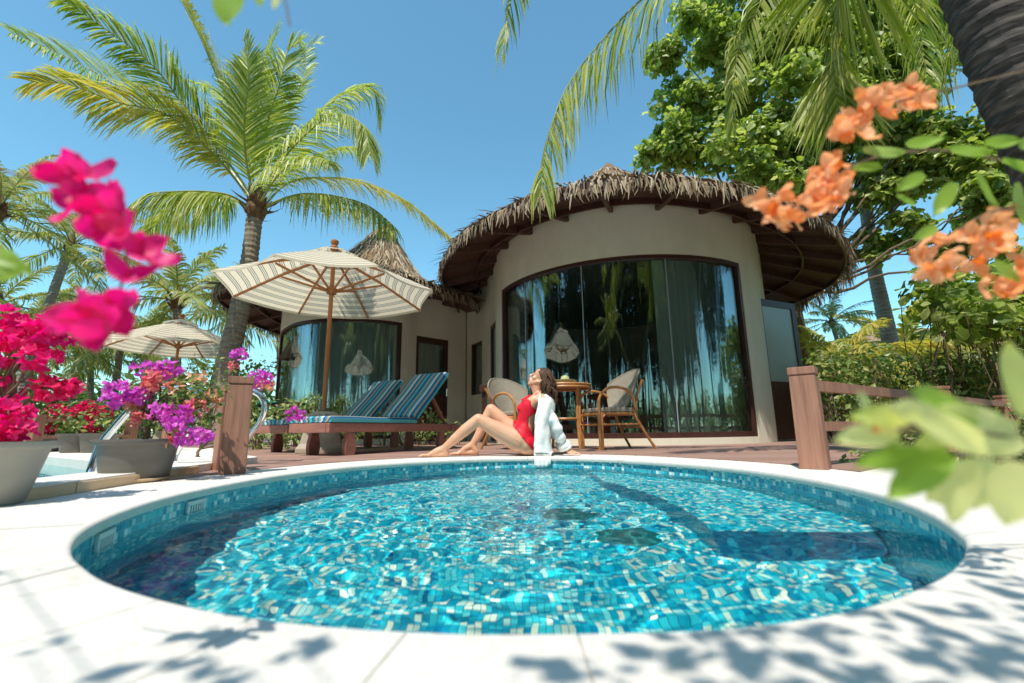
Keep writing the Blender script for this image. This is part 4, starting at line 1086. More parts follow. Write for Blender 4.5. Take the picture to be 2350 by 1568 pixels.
# ---- near palm leaning over from the right, its fronds hang into the top of the picture
npb = V((3.6, 2.6, -0.1))
npalm = thing('palm_tree', 'dark near palm trunk leaning across the upper right corner with hanging fronds', 'palm tree', tuple(npb))
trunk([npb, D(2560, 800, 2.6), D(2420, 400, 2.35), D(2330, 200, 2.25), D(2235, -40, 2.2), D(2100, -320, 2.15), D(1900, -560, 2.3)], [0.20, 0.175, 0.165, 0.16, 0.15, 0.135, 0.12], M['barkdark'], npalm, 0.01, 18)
ct = D(1890, -590, 2.35)
crown_base(ct, 0.14, npalm, rnd)
NF = [
 ([ct, D(1750,-300,2.9), D(1600,-90,3.2), D(1471,0,3.35), D(1369,108,3.5), D(1301,200,3.55), D(1265,290,3.55), D(1248,363,3.55), D(1240,440,3.55)], .52, 92, -0.5, 1.5, -.3, 0),
 ([ct, D(1830,-300,2.9), D(1775,-90,3.2), D(1740,20,3.3), D(1705,80,3.35), D(1683,180,3.4), D(1682,290,3.4)], .30, 70, 1.2, 1.2, -.2, 0),
 ([ct, D(1940,-350,2.7), D(1945,-150,2.9), D(1930,-20,3.0), D(1914,100,3.05), D(1915,180,3.05), D(1925,250,3.05)], 1.0, 165, 0.0, .35, .0, 0),
 ([ct, D(1600,-420,2.7), D(1350,-280,3.0), D(1215,-130,3.2), D(1180,-30,3.25), D(1165,40,3.25), D(1152,135,3.25)], .34, 70, 0.6, 1.0, -.2, 0),
 ([ct, D(2150,-450,3.0), D(2250,-200,3.6), D(2230,0,4.2), D(2180,120,4.4), D(2160,220,4.5)], .6, 60, 0.3, 1.2, -.2, 0),
 ([ct, D(2000,-250,3.6), D(2080,-60,4.3), D(2110,60,4.7), D(2130,210,4.8)], .6, 60, 0.3, 1.2, -.2, 0),
]
for pts, L_, n_, roll, dr, vl, sd_ in NF:
    put('frond', frond(pts, L_, n_, roll, dr, 0.022, rnd, vl, 55, 0.016, start=0.35), [M['frond'], M['rachis']], npalm)
for k in range(5):
    an = R(-160 + 55 * k); el = 35; d = V((math.cos(an) * math.cos(R(el)), math.sin(an) * math.cos(R(el)), math.sin(R(el))))
    put('frond', frond([ct + d * 2.3 * s - V((0, 0, 1.6)) * s * s for s in (0, .25, .5, .75, 1)], 0.55, 50, 0, .9, .024, rnd), [M['frond'], M['rachis']], npalm)

# ---- leaf clouds
def clump(mb, c, r_, n, size, rnd, up=0.35, flat=1.0, asp=0.8, mi=0, cup=0.15):
    c = V(c)
    for _ in range(n):
        d = V((rnd.gauss(0, 1), rnd.gauss(0, 1), rnd.gauss(0, 1))).normalized()
        rr = r_ * rnd.random() ** 0.45
        p = c + V((d.x, d.y, d.z * flat)) * rr
        nrm = (d + V((0, 0, up * 2)) + V((rnd.uniform(-1, 1), rnd.uniform(-1, 1), rnd.uniform(-1, 1))) * 0.8).normalized()
        t = nrm.cross(V((rnd.uniform(-1, 1), rnd.uniform(-1, 1), rnd.uniform(-1, 1)))).normalized()
        s_ = size * rnd.uniform(0.45, 1.4)
        sd_ = t.cross(nrm)
        if asp > 0.7:   # rounded six-sided leaf
            vs = [p, p + t * s_ * .25 + sd_ * s_ * asp * .42, p + t * s_ * .68 + sd_ * s_ * asp * .42 + nrm * s_ * cup, p + t * s_, p + t * s_ * .68 - sd_ * s_ * asp * .42 + nrm * s_ * cup, p + t * s_ * .25 - sd_ * s_ * asp * .42]
            mb.add(vs, [(0, 1, 2, 3), (0, 3, 4, 5)], mi)
        else: mb.leaf(p, t, nrm, s_, s_ * asp, mi)
def branch(mb, a, b, r0, r1, rnd, wob=0.08, n=6, mi=0):
    pts = []
    for i in range(n + 1):
        t = i / n; p = a.lerp(b, t) + V((rnd.uniform(-1, 1), rnd.uniform(-1, 1), rnd.uniform(-1, 1))) * wob * math.sin(PI * t) * (b - a).length
        pts.append(p)
    mb.tube(pts, [r0 + (r1 - r0) * i / n for i in range(n + 1)], 6, mi); return pts

# ---- the broad-leaved tree behind the villa at the right
r8 = random.Random(8)
tb = V((7.0, 10.6, -0.1))
tree = thing('broadleaf_tree', 'big tree with round green leaves and thin branches behind the thatched roof', 'tree', tuple(tb))
mbw = MB(); fork = V((6.6, 10.3, 3.0))
branch(mbw, tb, fork, 0.20, 0.15, r8, 0.03)
put('trunk', mbw, M['twig'], tree, smooth=True)
blobs = []   # (px, py, depth, radius in metres)
for px, py, Y, rr in [(1560,120,9.6,.75),(1640,60,9.4,.8),(1560,230,9.8,.7),(1540,310,10,.62),(1620,320,9.6,.75),(1700,180,9.2,.8),(1720,300,9.4,.8),(1790,90,9.2,.8),(1800,220,9,.8),(1820,340,9.4,.75),(1890,60,9,.8),(1960,130,8.8,.8),(1980,240,9,.8),(1930,350,9.4,.75),(2060,40,8.8,.8),(2100,150,8.6,.75),(2120,260,8.8,.75),(2060,360,9.2,.75),(2180,360,9,.7),(2250,470,8.6,.6),(1650,-40,9.4,.9),(1800,-60,9.2,.9),(1950,-60,9,.9),(2110,-60,8.8,.8),(2250,60,8.6,.8),(2330,250,8.4,.7),(1520,365,10.2,.5),(1760,400,10,.5),(2010,440,9.6,.55),(2080,520,9.4,.4),(1985,570,9.8,.35),(2330,430,8.4,.7),(2000,330,10.5,.8),(1870,420,10.4,.6),(2320,610,8.2,.55),(2200,560,9.0,.4)]:
    blobs.append((D(px, py, Y), rr))
for k in range(24): blobs.append((D(r8.uniform(1530, 2300), r8.uniform(-60, 400), r8.uniform(9, 10.5)), r8.uniform(.5, .75)))
mbw = MB(); mbl = MB()
for c, rr in blobs:
    via = fork.lerp(c, 0.5) + V((r8.uniform(-.3, .3), r8.uniform(-.3, .3), r8.uniform(-.2, .4)))
    a = branch(mbw, fork, via, 0.045, 0.025, r8, 0.05); branch(mbw, via, c, 0.025, 0.01, r8, 0.06)
    for k in range(7):
        d = V((r8.gauss(0, 1), r8.gauss(0, 1), r8.gauss(0, 1))).normalized(); e = c + d * rr * r8.uniform(0.5, 1.0)
        branch(mbw, c, e, 0.010, 0.003, r8, 0.06, 3)
        clump(mbl, e, rr * 0.55, int(190 * rr), 0.15, r8, 0.3, 0.8, 0.95)
put('branch', mbw, M['twig'], tree)
put('crown', mbl, M['leafA'], tree)

# ---- hedge bushes, right
def bush(label, cat, pts, size, mleaf, seed, name='bush', asp=0.5, n=260, stems=True, loc=None, sr=1.0):
    """pts: (Vector centre, radius) blobs"""
    r_ = random.Random(seed); c0 = sum((p for p, _ in pts), V((0, 0, 0))) / len(pts)
    t = thing(name, label, cat, (c0.x, c0.y, -0.1))
    mbl = MB(); mbw = MB(); roots = []
    for c, rr in pts:
        clump(mbl, c, rr, int(n * rr * rr / 0.16 * 0.6) + 30, size, r_, 0.3, 0.85, asp)
        if stems:
            for k in range(4):
                a = V((c.x + r_.uniform(-.3, .3) * rr, c.y + r_.uniform(-.3, .3) * rr, -0.1)); roots.append(a); branch(mbw, a, c + V((r_.uniform(-1, 1), r_.uniform(-1, 1), r_.uniform(-.3, .6))) * rr * 0.7, 0.012 * sr, 0.005 * sr, r_, 0.08, 4)
    put('foliage', mbl, mleaf, t)
    if stems:
        roots.sort(key=lambda p: (round(p.y, 0), p.x)); mbw.tube(roots, 0.012, 5); put('stem', mbw, M['twig'], t)
    return t
bl = []; r9 = random.Random(9)
for k in range(34):
    px = r9.uniform(1900, 2480); py = r9.uniform(835, 965); Y = r9.uniform(5.6, 7.6)
    bl.append((D(px, py, Y), r9.uniform(0.28, 0.45)))
bush('dense leafy hedge with mixed light and dark leaves behind the right railing', 'hedge', bl, 0.085, M['leafB'], 31, 'hedge', 0.55, 420)
bl = [(D(r9.uniform(2130, 2460), r9.uniform(640, 760), r9.uniform(5.2, 6.4)), r9.uniform(.3, .42)) for k in range(20)]
bush('dark glossy leaved shrub rising above the right end of the hedge', 'shrub', bl, 0.13, M['leafA'], 32, 'shrub', 0.8, 150)
bl = [(D(px, py, Y), rr) for px, py, Y, rr in [(1960,1078,2.7,.09),(2010,1082,2.6,.10),(2060,1085,2.5,.09),(2110,1098,2.3,.08),(1990,1060,3.2,.12),(2070,1060,3.1,.12),(2150,1080,2.7,.10)]]
bush('low green groundcover plant at the foot of the right deck post', 'plant', bl, 0.05, M['leafB'], 33, 'low_plant', 0.6, 1500, stems=False)
bl = [(D(px, py, Y), rr) for px, py, Y, rr in [(2180,1010,3.9,.26),(2260,1000,3.7,.26),(2340,1010,3.4,.26),(2420,1000,3.2,.3),(2100,1000,4.6,.26),(2020,985,5.2,.3),(2350,960,4.2,.3)]]
bush('loose shrub with bare lower stems beyond the pool edge at the right', 'shrub', bl, 0.06, M['leafB'], 34, 'shrub', 0.6, 320, sr=0.9)
# ---- shrubs at the loungers
bl = [(D(px, py, Y), rr) for px, py, Y, rr in [(590,1000,6.2,.24),(640,985,6.2,.28),(600,950,6.4,.25),(660,940,6.5,.25),(560,985,6.4,.2),(690,1000,6.3,.2),(645,1010,6.0,.18)]]
bush('bright variegated shrub left of the parasol foot', 'shrub', bl, 0.075, M['leafC'], 35, 'shrub', 0.5, 260)
bush('pale leafed shrub just left of the parasol pole', 'shrub', [(D(708, 935, 6.4), .21), (D(700, 965, 6.4), .2), (D(715, 915, 6.5), .14)], 0.07, M['leafC'], 36, 'shrub', 0.5, 300)
bush('pale leafed shrub just right of the parasol pole', 'shrub', [(D(772, 935, 6.4), .17), (D(765, 965, 6.4), .17), (D(785, 920, 6.5), .1)], 0.07, M['leafC'], 37, 'shrub', 0.5, 300)
bush('low variegated shrub row under and behind the blue loungers', 'shrub', [(D(800 + 42 * k, 992, 7.2), .2) for k in range(7)] + [(D(985, 955, 7.4), .22), (D(1010, 975, 7.3), .18)], 0.07, M['leafC'], 38, 'shrub', 0.5, 300)
# ---- green masses behind the left garden
bl = []
for k in range(60):
    px = r9.uniform(-200, 640); Y = r9.uniform(12, 20); bl.append((D(px, 0, Y).xy.to_3d() + V((0, 0, r9.uniform(0.1, 1.6))), r9.uniform(0.5, 0.9)))
bush('long dark green hedge closing the garden behind the left pots', 'hedge', bl, 0.20, M['leafB'], 39, 'hedge', 0.5, 60)
bl = [(D(px, py, 9.8), rr) for px, py, rr in [(420,870,.4),(470,850,.45),(520,880,.4),(560,850,.45),(610,850,.4),(400,920,.35),(450,930,.4),(520,930,.4),(590,900,.4)]]
bush('dark leafy shrub with pale tips behind the purple bougainvillea', 'shrub', bl, 0.10, M['leafA'], 40, 'shrub', 0.6, 150)
# ---- far wood that closes the horizon all round
mbf = MB(); r10 = random.Random(10)
for k in range(260):
    an = 2 * PI * k / 260 + r10.uniform(-.01, .01); rr = r10.uniform(34, 48)
    if 0.35 < (an % (2 * PI)) < PI - 0.35: rr = r10.uniform(28, 40)
    c = V((rr * math.cos(an), rr * math.sin(an), r10.uniform(0.5, 2.6)))
    clump(mbf, c, r10.uniform(1.3, 2.2), 150, 0.6, r10, 0.3, 0.9, 0.5)
wd = put('far_woods', mbf, M['leafB']); tag(wd, 'far green woods closing the horizon behind the garden', 'woods'); wd['kind'] = 'stuff'
# ---- far thatched house at the right
fh = V((D(2010, 0, 17).x, 17, -0.1)); hs = thing('far_house', 'far house with a brown shingled roof half hidden behind the hedge', 'house', tuple(fh))
mb = MB(); p0 = D(2105, 800, 17); mb.box((p0.x + 0.6, 18.2, 1.5), (4.6, 2.0, 3.2)); mb.box((p0.x - 2.0, 19.2, 1.3), (4.5, 2.0, 2.8)); put('wall', mb, M['plaster'], hs)
mb = MB()
def hip(mb, c, lx, ly, z, h):
    vs = [c + V((sx * lx, sy * ly, z)) for sx, sy in ((-1, -1), (1, -1), (1, 1), (-1, 1))] + [c + V((-lx * .4, 0, z + h)), c + V((lx * .4, 0, z + h))]
    mb.add(vs, [(0, 1, 5, 4), (1, 2, 5), (2, 3, 4, 5), (3, 0, 4), (3, 2, 1, 0)])
hip(mb, V((p0.x - 2.2, 19.2, 0)), 3.2, 2.0, 2.75, 1.0); hip(mb, V((p0.x + 0.7, 18.2, 0)), 3.0, 1.7, 3.1, 1.0); put('roof', mb, M['rooftile'], hs)
mb = MB(); mb.box((p0.x - 0.6, 17.19, 2.2), (0.9, 0.04, 0.9)); put('window', mb, M['glass'], hs)
# ---- trees behind the camera, seen only in the window glass
for k, (x, y, rz, s_, src, lb) in enumerate([(-3.2, -5.5, 0.4, 1.25, pB, 'palm behind the viewer mirrored in the left part of the glass'), (1.5, -9.0, 1.7, 1.35, pA, 'palm behind the viewer mirrored in the middle of the glass'), (5.0, -7.0, 2.9, 1.5, pB, 'palm behind the viewer mirrored at the right of the glass'), (-8.5, -9.0, 0.9, 1.6, pB, 'palm behind the viewer mirrored in the smaller villa window'), (9.5, -12, 2.1, 1.5, pA, 'tall palm behind the viewer mirrored near the door'), (-1.5, -14, 4.4, 1.7, pA, 'tallest palm behind the viewer mirrored above the table')]):
    dup(src, (x, y, -0.1), rz, s_, lb, 'palms standing behind the viewer and mirrored in the glass')
# dense trees with hanging foliage behind the camera (mirrored in the glass)
def weeping(x, y, h, w_, seed, label):
    r_ = random.Random(seed); t = thing('weeping_tree', label, 'tree', (x, y, -0.1), group='weeping trees behind the viewer, mirrored in the glass')
    mb = MB(); top = V((x, y, h)); branch(mb, V((x, y, -.1)), top, .22, .06, r_, .02, 8); put('trunk', mb, M['barkdark'], t)
    mbl = MB(); mbw = MB()
    for k in range(30):
        z = h * r_.uniform(.45, 1); an = r_.uniform(0, 6.28); e = V((x + math.cos(an) * w_ * r_.uniform(.3, 1), y + math.sin(an) * w_ * .7, z + r_.uniform(-.3, .6)))
        branch(mbw, V((x, y, z - .5)), e, .04, .015, r_, .06, 4)
        for j in range(15):
            p = e + V((r_.gauss(0, .38), r_.gauss(0, .3), r_.uniform(-.2, .3))); l = r_.uniform(1.2, 3.2)
            q = p.copy(); nseg = int(l / .22)
            for s_ in range(nseg):
                q = q + V((r_.uniform(-.04, .04), r_.uniform(-.04, .04), -.22))
                for _ in range(3):
                    d = V((r_.uniform(-1, 1), r_.uniform(-1, 1), -1.6)); mbl.leaf(q, d, V((r_.uniform(-1, 1), r_.uniform(-1, 1), .3)), .30, .085)
    put('branch', mbw, M['twig'], t); put('foliage', mbl, M['leafdark'], t)
for k, (x, y, h, w_) in enumerate([(-6.5, -7.5, 8.5, 1.5), (-3.4, -8.5, 9.5, 1.5), (-0.6, -7.8, 9.0, 1.2), (2.6, -9.0, 10, 1.6), (5.2, -8.0, 9.5, 1.4), (8.2, -9.0, 10, 1.7), (11.5, -10, 10, 1.8), (-10, -9, 10, 1.8), (15.5, -9, 10, 2.0)]):
    weeping(x, y, h, w_, 200 + k, ['weeping tree behind the viewer, %s from the left in the mirror image' % o for o in ('second', 'third', 'fourth', 'fifth', 'sixth', 'seventh', 'eighth', 'first', 'ninth')][k])

for k, (x, y, h, w_, o) in enumerate([(-8.5, -13, 12, 2.0, 'left'), (-4.5, -13.5, 12.5, 2.0, 'left middle'), (0.8, -13, 12, 1.9, 'middle'), (4.0, -13.5, 12.5, 2.0, 'right middle'), (7.0, -13, 12, 2.0, 'right'), (11, -14, 12, 2.2, 'far right'), (-13, -13, 12, 2.2, 'far left')]):
    weeping(x, y, h, w_, 300 + k, 'taller weeping tree of the rear row behind the viewer, %s in the mirror image' % o)

wt = [o for o in sc.objects if o.get('category') == 'tree' and 'weeping' in o.name]
for k, an in enumerate([172, 184, 196, 208, 220, 231, 309, 320, 332, 344, 356, 368]):
    r_ = random.Random(k); rr = r_.uniform(11, 14); src = wt[k % len(wt)]; a = R(an)
    n_ = dup(src, (rr * math.cos(a), rr * math.sin(a), -0.1), 0, 1.0, 'weeping tree standing outside the view at the side, mirrored only in the curved glass', 'weeping trees at the sides, mirrored in the curved glass')
    n_.scale = (1.25, 1.25, 1.0)
# ================================================================ FURNITURE AND OBJECTS ON THE DECK
def rbox(mb, c, d, r_=0.02, rot=None, mi=0, seg=5):
    """rounded slab: lathe-free box with rounded vertical edges"""
    x, y, z = d[0] / 2, d[1] / 2, d[2] / 2; poly = []
    for cx_, cy_, a0_ in ((x - r_, y - r_, 0), (-x + r_, y - r_, 90), (-x + r_, -y + r_, 180), (x - r_, -y + r_, 270)):
        for k in range(seg + 1): a = R(a0_ + 90 * k / seg); poly.append((cx_ + r_ * math.cos(a), cy_ + r_ * math.sin(a)))
    n = len(poly); vs = []; e = min(z * 0.9, 0.014)
    lv = [(-z, e), (-z + e, 0), (z - e, 0), (z, e)]
    for zz, ins in lv:
        for px, py in poly:
            f = V((px * (1 - ins / x), py * (1 - ins / y), zz)); vs.append((rot @ f if rot is not None else f) + V(c))
    fs = [tuple(range(n - 1, -1, -1)), tuple(3 * n + k for k in range(n))]
    for j in range(3): fs += [(j * n + k, j * n + (k + 1) % n, (j + 1) * n + (k + 1) % n, (j + 1) * n + k) for k in range(n)]
    mb.add(vs, fs, mi)
# ---- rattan armchair (front towards -y)
def make_chair(label, loc, rz):
    t = thing('rattan_armchair', label, 'armchair', (0, 0, 0), 0, 'rattan armchairs at the round table')
    mb = MB(); rbox(mb, (0, 0.0, 0.425), (0.50, 0.48, 0.055), 0.09); put('seat', mb, M['wicker'], t, smooth=True)
    mb = MB(); ring = [(0.25 * math.copysign(abs(math.cos(a)) ** 0.55, math.cos(a)), 0.245 * math.copysign(abs(math.sin(a)) ** 0.55, math.sin(a)), 0.385) for a in [2 * PI * k / 28 for k in range(29)]]
    mb.tube(ring, 0.014, 8); put('seat_frame', mb, M['rattan'], t, smooth=True)
    # back shell
    mb = MB(); nu, nv = 14, 8; vs = []
    for sgn in (0, 1):
        for j in range(nv + 1):
            for i in range(nu + 1):
                u = -1 + 2 * i / nu; v_ = j / nv
                half = 0.19 + 0.135 * math.sin(v_ * PI / 2)
                zt = 0.46 + v_ * (0.44 - 0.14 * abs(u) ** 2.4)
                y = 0.215 + v_ * 0.17 - (u * u) * (0.10 + 0.10 * v_) + sgn * 0.016
                vs.append((u * half, y, zt))
    m0 = (nu + 1) * (nv + 1)
    fs = [(j * (nu + 1) + i, j * (nu + 1) + i + 1, (j + 1) * (nu + 1) + i + 1, (j + 1) * (nu + 1) + i) for j in range(nv) for i in range(nu)]
    fs2 = [tuple(m0 + k for k in f[::-1]) for f in fs]
    bd = [i for i in range(nu + 1)] + [j * (nu + 1) + nu for j in range(1, nv + 1)] + [nv * (nu + 1) + i for i in range(nu - 1, -1, -1)] + [j * (nu + 1) for j in range(nv - 1, 0, -1)]
    fs3 = [(bd[k], m0 + bd[k], m0 + bd[(k + 1) % len(bd)], bd[(k + 1) % len(bd)]) for k in range(len(bd))]
    mb.add(vs, fs + fs2 + fs3); put('backrest', mb, M['wicker'], t, smooth=True)
    mb = MB(); rim = [V(vs[nv * (nu + 1) + i]) + V((0, .008, .004)) for i in range(nu + 1)]
    rimL = [V(vs[j * (nu + 1)]) + V((0, .008, 0)) for j in range(nv + 1)]; rimR = [V(vs[j * (nu + 1) + nu]) + V((0, .008, 0)) for j in range(nv, -1, -1)]
    mb.tube(rimL + rim[1:-1] + rimR, 0.011, 7); put('back_rim', mb, M['wicker'], t, smooth=True)
    for s in (-1, 1):
        mb = MB()
        pa = cr([(s * 0.245, -0.235, 0.0), (s * 0.25, -0.235, 0.42), (s * 0.262, -0.225, 0.56), (s * 0.275, -0.13, 0.655), (s * 0.285, 0.02, 0.665), (s * 0.275, 0.15, 0.60), (s * 0.25, 0.22, 0.42)], 6)
        mb.tube(pa, 0.016, 8); mb.tube([p + V((0, 0.030, 0)) for p in cr([(s * 0.245, -0.235, 0.0), (s * 0.25, -0.235, 0.40)], 3)], 0.014, 8)
        mb.lathe([(0.020, 0.0), (0.020, 0.025), (0.016, 0.03)], (s * 0.245, -0.235, 0), 10)
        put('front_leg', mb, M['rattan'], t, smooth=True)
        mb = MB(); mb.tube(cr([(s * 0.27, 0.42, 0.0), (s * 0.245, 0.30, 0.20), (s * 0.22, 0.215, 0.40), (s * 0.235, 0.26, 0.62), (s * 0.29, 0.30, 0.76)], 5), 0.016, 8); put('rear_leg', mb, M['rattan'], t, smooth=True)
        mb = MB(); mb.tube([(s * 0.245, -0.235, 0.27), (s * 0.24, 0.27, 0.27)], 0.010, 7); mb.tube(cr([(s * 0.247, -0.23, 0.27), (s * 0.247, -0.17, 0.37), (s * 0.247, -0.1, 0.38)], 4), 0.008, 6)
        put('side_stretcher', mb, M['rattan'], t, smooth=True)
    mb = MB(); mb.tube([(-0.245, -0.235, 0.27), (0.245, -0.235, 0.27)], 0.010, 7); mb.tube(cr([(-0.245, -0.235, 0.28), (-0.20, -0.235, 0.37), (0, -0.235, 0.385), (0.20, -0.235, 0.37), (0.245, -0.235, 0.28)], 5), 0.009, 6)
    put('front_stretcher', mb, M['rattan'], t, smooth=True)
    mb = MB(); mb.tube([(-0.25, 0.28, 0.24), (0.25, 0.28, 0.24)], 0.010, 7); put('rear_stretcher', mb, M['rattan'], t, smooth=True)
    return t
ch = make_chair('rattan armchair right of the table with its woven back turned to the right', None, 0)
dup(ch, (0.06, 5.15, 0.004), R(40), 0.9, 'rattan armchair left of the table partly hidden by the woman')
ch.scale = (.94, .94, .94); ch.location = (1.02, 4.95, 0.004); ch.rotation_euler.z = R(-74)
# ---- round table
tx, ty = 0.60, 5.30
t = thing('round_table', 'round rattan table with cane rings standing behind the woman', 'table', (tx, ty, 0.004))
mb = MB(); mb.lathe([(0.0001, 0.695), (0.29, 0.695), (0.30, 0.70), (0.30, 0.712), (0.285, 0.720), (0.0001, 0.720)], (tx, ty, 0), 36); put('tabletop', mb, M['rattan'], t, smooth=True)
mb = MB()
for z, rr in ((0.712, 0.302), (0.682, 0.302)):
    mb.tube([(tx + rr * math.cos(2 * PI * k / 36), ty + rr * math.sin(2 * PI * k / 36), z) for k in range(37)], 0.014, 8)
put('rim_ring', mb, M['rattan'], t, smooth=True)
for k in range(4):
    an = R(32 + 90 * k); mb = MB(); c, s = math.cos(an), math.sin(an)
    mb.tube(cr([(tx + .25 * c, ty + .25 * s, 0), (tx + .22 * c, ty + .22 * s, .35), (tx + .24 * c, ty + .24 * s, .69)], 5), 0.017, 8); put('leg', mb, M['rattan'], t, smooth=True)
mb = MB(); mb.tube([(tx + .225 * math.cos(2 * PI * k / 24), ty + .225 * math.sin(2 * PI * k / 24), .33) for k in range(25)], 0.012, 7); put('brace_ring', mb, M['rattan'], t, smooth=True)
bx, by = tx - 0.02, ty - 0.03
mb = MB(); mb.lathe([(0.05, 0.722), (0.06, 0.726), (0.13, 0.742), (0.155, 0.768), (0.15, 0.770), (0.12, 0.752), (0.0001, 0.748)], (bx, by, 0), 28)
tag(put('bowl', mb, M['celadon'], smooth=True), 'shallow pale green bowl standing on the rattan table', 'bowl')
mb = MB(); mb.lathe([(0.0001, 0.752), (0.035, 0.756), (0.052, 0.785), (0.045, 0.815), (0.02, 0.828), (0.0001, 0.824)], (bx + 0.03, by, 0), 16); mb.tube([(bx + .03, by, .822), (bx + .034, by, .838)], 0.004, 5)
tag(put('fruit', mb, M['fruit'], smooth=True), 'round pale fruit lying in the green bowl on the table', 'fruit')

# ---- sun lounger: origin at near foot corner on the ground, +y towards the head, +x away from the viewer's left
def make_lounger():
    t = thing('sun_lounger', 'x x x x', 'sun lounger', group='sun loungers with striped blue cushions')
    W, Ln = 0.56, 1.92; X0 = -W
    for x_ in (X0 + 0.03, -0.03):
        mb = MB(); mb.box((x_, 0.62 + 0.32, 0.25), (0.045, 1.96, 0.085)); put('side_rail', mb, M['lwood'], t, bevel=0.008)
    mb = MB(); mb.box((X0 / 2, -0.02, 0.25), (W - 0.11, 0.045, 0.085)); put('foot_rail', mb, M['lwood'], t, bevel=0.006)
    mb = MB()
    for k in range(11): mb.box((X0 / 2, 0.08 + k * 0.095, 0.288), (W - 0.10, 0.06, 0.016))
    put('slat', mb, M['lwood'], t)
    for x_ in (X0 + 0.035, -0.035):
        for y_ in (0.22, 1.62):
            mb = MB()
            pr = [(0.055, 0.0), (0.065, 0.06), (0.060, 0.12), (0.045, 0.17), (0.040, 0.205)]
            vs = []
            for hw, z in pr:
                for sx, sy in ((-1, -1), (1, -1), (1, 1), (-1, 1)): vs.append((x_ + sx * 0.024, y_ + sy * hw, z))
            fs = [(3, 2, 1, 0), tuple(4 * (len(pr) - 1) + k for k in range(4))]
            for j in range(len(pr) - 1): fs += [(4 * j + k, 4 * j + (k + 1) % 4, 4 * j + 4 + (k + 1) % 4, 4 * j + 4 + k) for k in range(4)]
            mb.add(vs, fs); put('leg', mb, M['lwood'], t, bevel=0.006)
    # wheels arm at the head end
    for x_ in (X0 + 0.0, 0.0):
        mb = MB(); mb.box((x_, 1.86, 0.25), (0.05, 0.18, 0.06)); put('handle', mb, M['lwood'], t, bevel=0.008)
    hy, ang, BL = 1.14, R(44), 0.80
    d = V((0, math.cos(ang), math.sin(ang))); nrm = V((0, -math.sin(ang), math.cos(ang)))
    rot = Matrix((V((1, 0, 0)), d, nrm)).transposed()
    mb = MB()
    for x_ in (X0 + 0.08, -0.08): mb.box(V((x_, hy, 0.29)) + d * BL / 2, (0.04, BL, 0.03), rot)
    for k in range(8): mb.box(V((X0 / 2, hy, 0.29)) + d * (0.06 + k * 0.097) + nrm * 0.02, (W - 0.12, 0.06, 0.014), rot)
    put('backrest_frame', mb, M['lwood'], t)
    for x_ in (X0 + 0.10, -0.10):
        mb = MB(); a = V((x_, hy, 0.29)) + d * BL * 0.62; mb.beam(a, (x_, hy + BL * 0.62 * math.cos(ang) + 0.32, 0.26), 0.03, 0.035); put('prop', mb, M['lwood'], t)
    # cushion: seat + back, rounded, striped along its length
    def pad(a0, a1, org, dd, nn, th=0.055):
        mb = MB(); vs = []; uv = []; cross = []
        w2 = W / 2 - 0.005; e = 0.022
        cross = [(-w2, 0), (-w2, th - e), (-w2 + e, th), (w2 - e, th), (w2, th - e), (w2, 0)]
        cs = []
        for x_, z_ in cross: cs.append((x_, z_))
        u = [0]
        for i in range(1, 6): u.append(u[-1] + math.hypot(cs[i][0] - cs[i - 1][0], cs[i][1] - cs[i - 1][1]))
        st = [(a0, 0.75), (a0 + 0.015, 1.0)] + [(a0 + (a1 - a0) * k / 10, 1.0) for k in range(1, 10)] + [(a1 - 0.015, 1.0), (a1, 0.75)]
        for a, s in st:
            for i, (x_, z_) in enumerate(cs):
                puff = 1 + 0.06 * math.sin((a - a0) / (a1 - a0) * 3 * PI)
                vs.append(org + dd * a + V((1, 0, 0)) * (x_ * (1 if s == 1 else 0.985)) + nn * (z_ * s * puff)); uv.append((u[i], a))
        n = 6; fs = []
        for j in range(len(st) - 1):
            for i in range(5): fs.append((j * n + i, j * n + i + 1, (j + 1) * n + i + 1, (j + 1) * n + i))
            fs.append((j * n + 5, j * n, (j + 1) * n, (j + 1) * n + 5))
        fs += [tuple(range(5, -1, -1)), tuple((len(st) - 1) * n + k for k in range(6))]
        mb.add(vs, fs, 0, uv); return mb
    put('seat_cushion', pad(-0.03, hy + 0.01, V((X0 / 2, 0, 0.300)), V((0, 1, 0)), V((0, 0, 1))), M['cushion'], t, smooth=True)
    put('back_cushion', pad(0.03, BL + 0.03, V((X0 / 2, hy, 0.322)), d, nrm), M['cushion'], t, smooth=True)
    return t
lg = make_lounger()
lang = -math.atan2(0.47, 0.88)
lg2 = dup(lg, (-2.36, 4.92, 0.004), lang, 1.0, 'blue striped sun lounger farther left, behind the parasol foot')
lg.location = (-1.60, 4.12, 0.004); lg.rotation_euler.z = lang; lg['label'] = 'blue striped sun lounger nearest the pool and the woman'

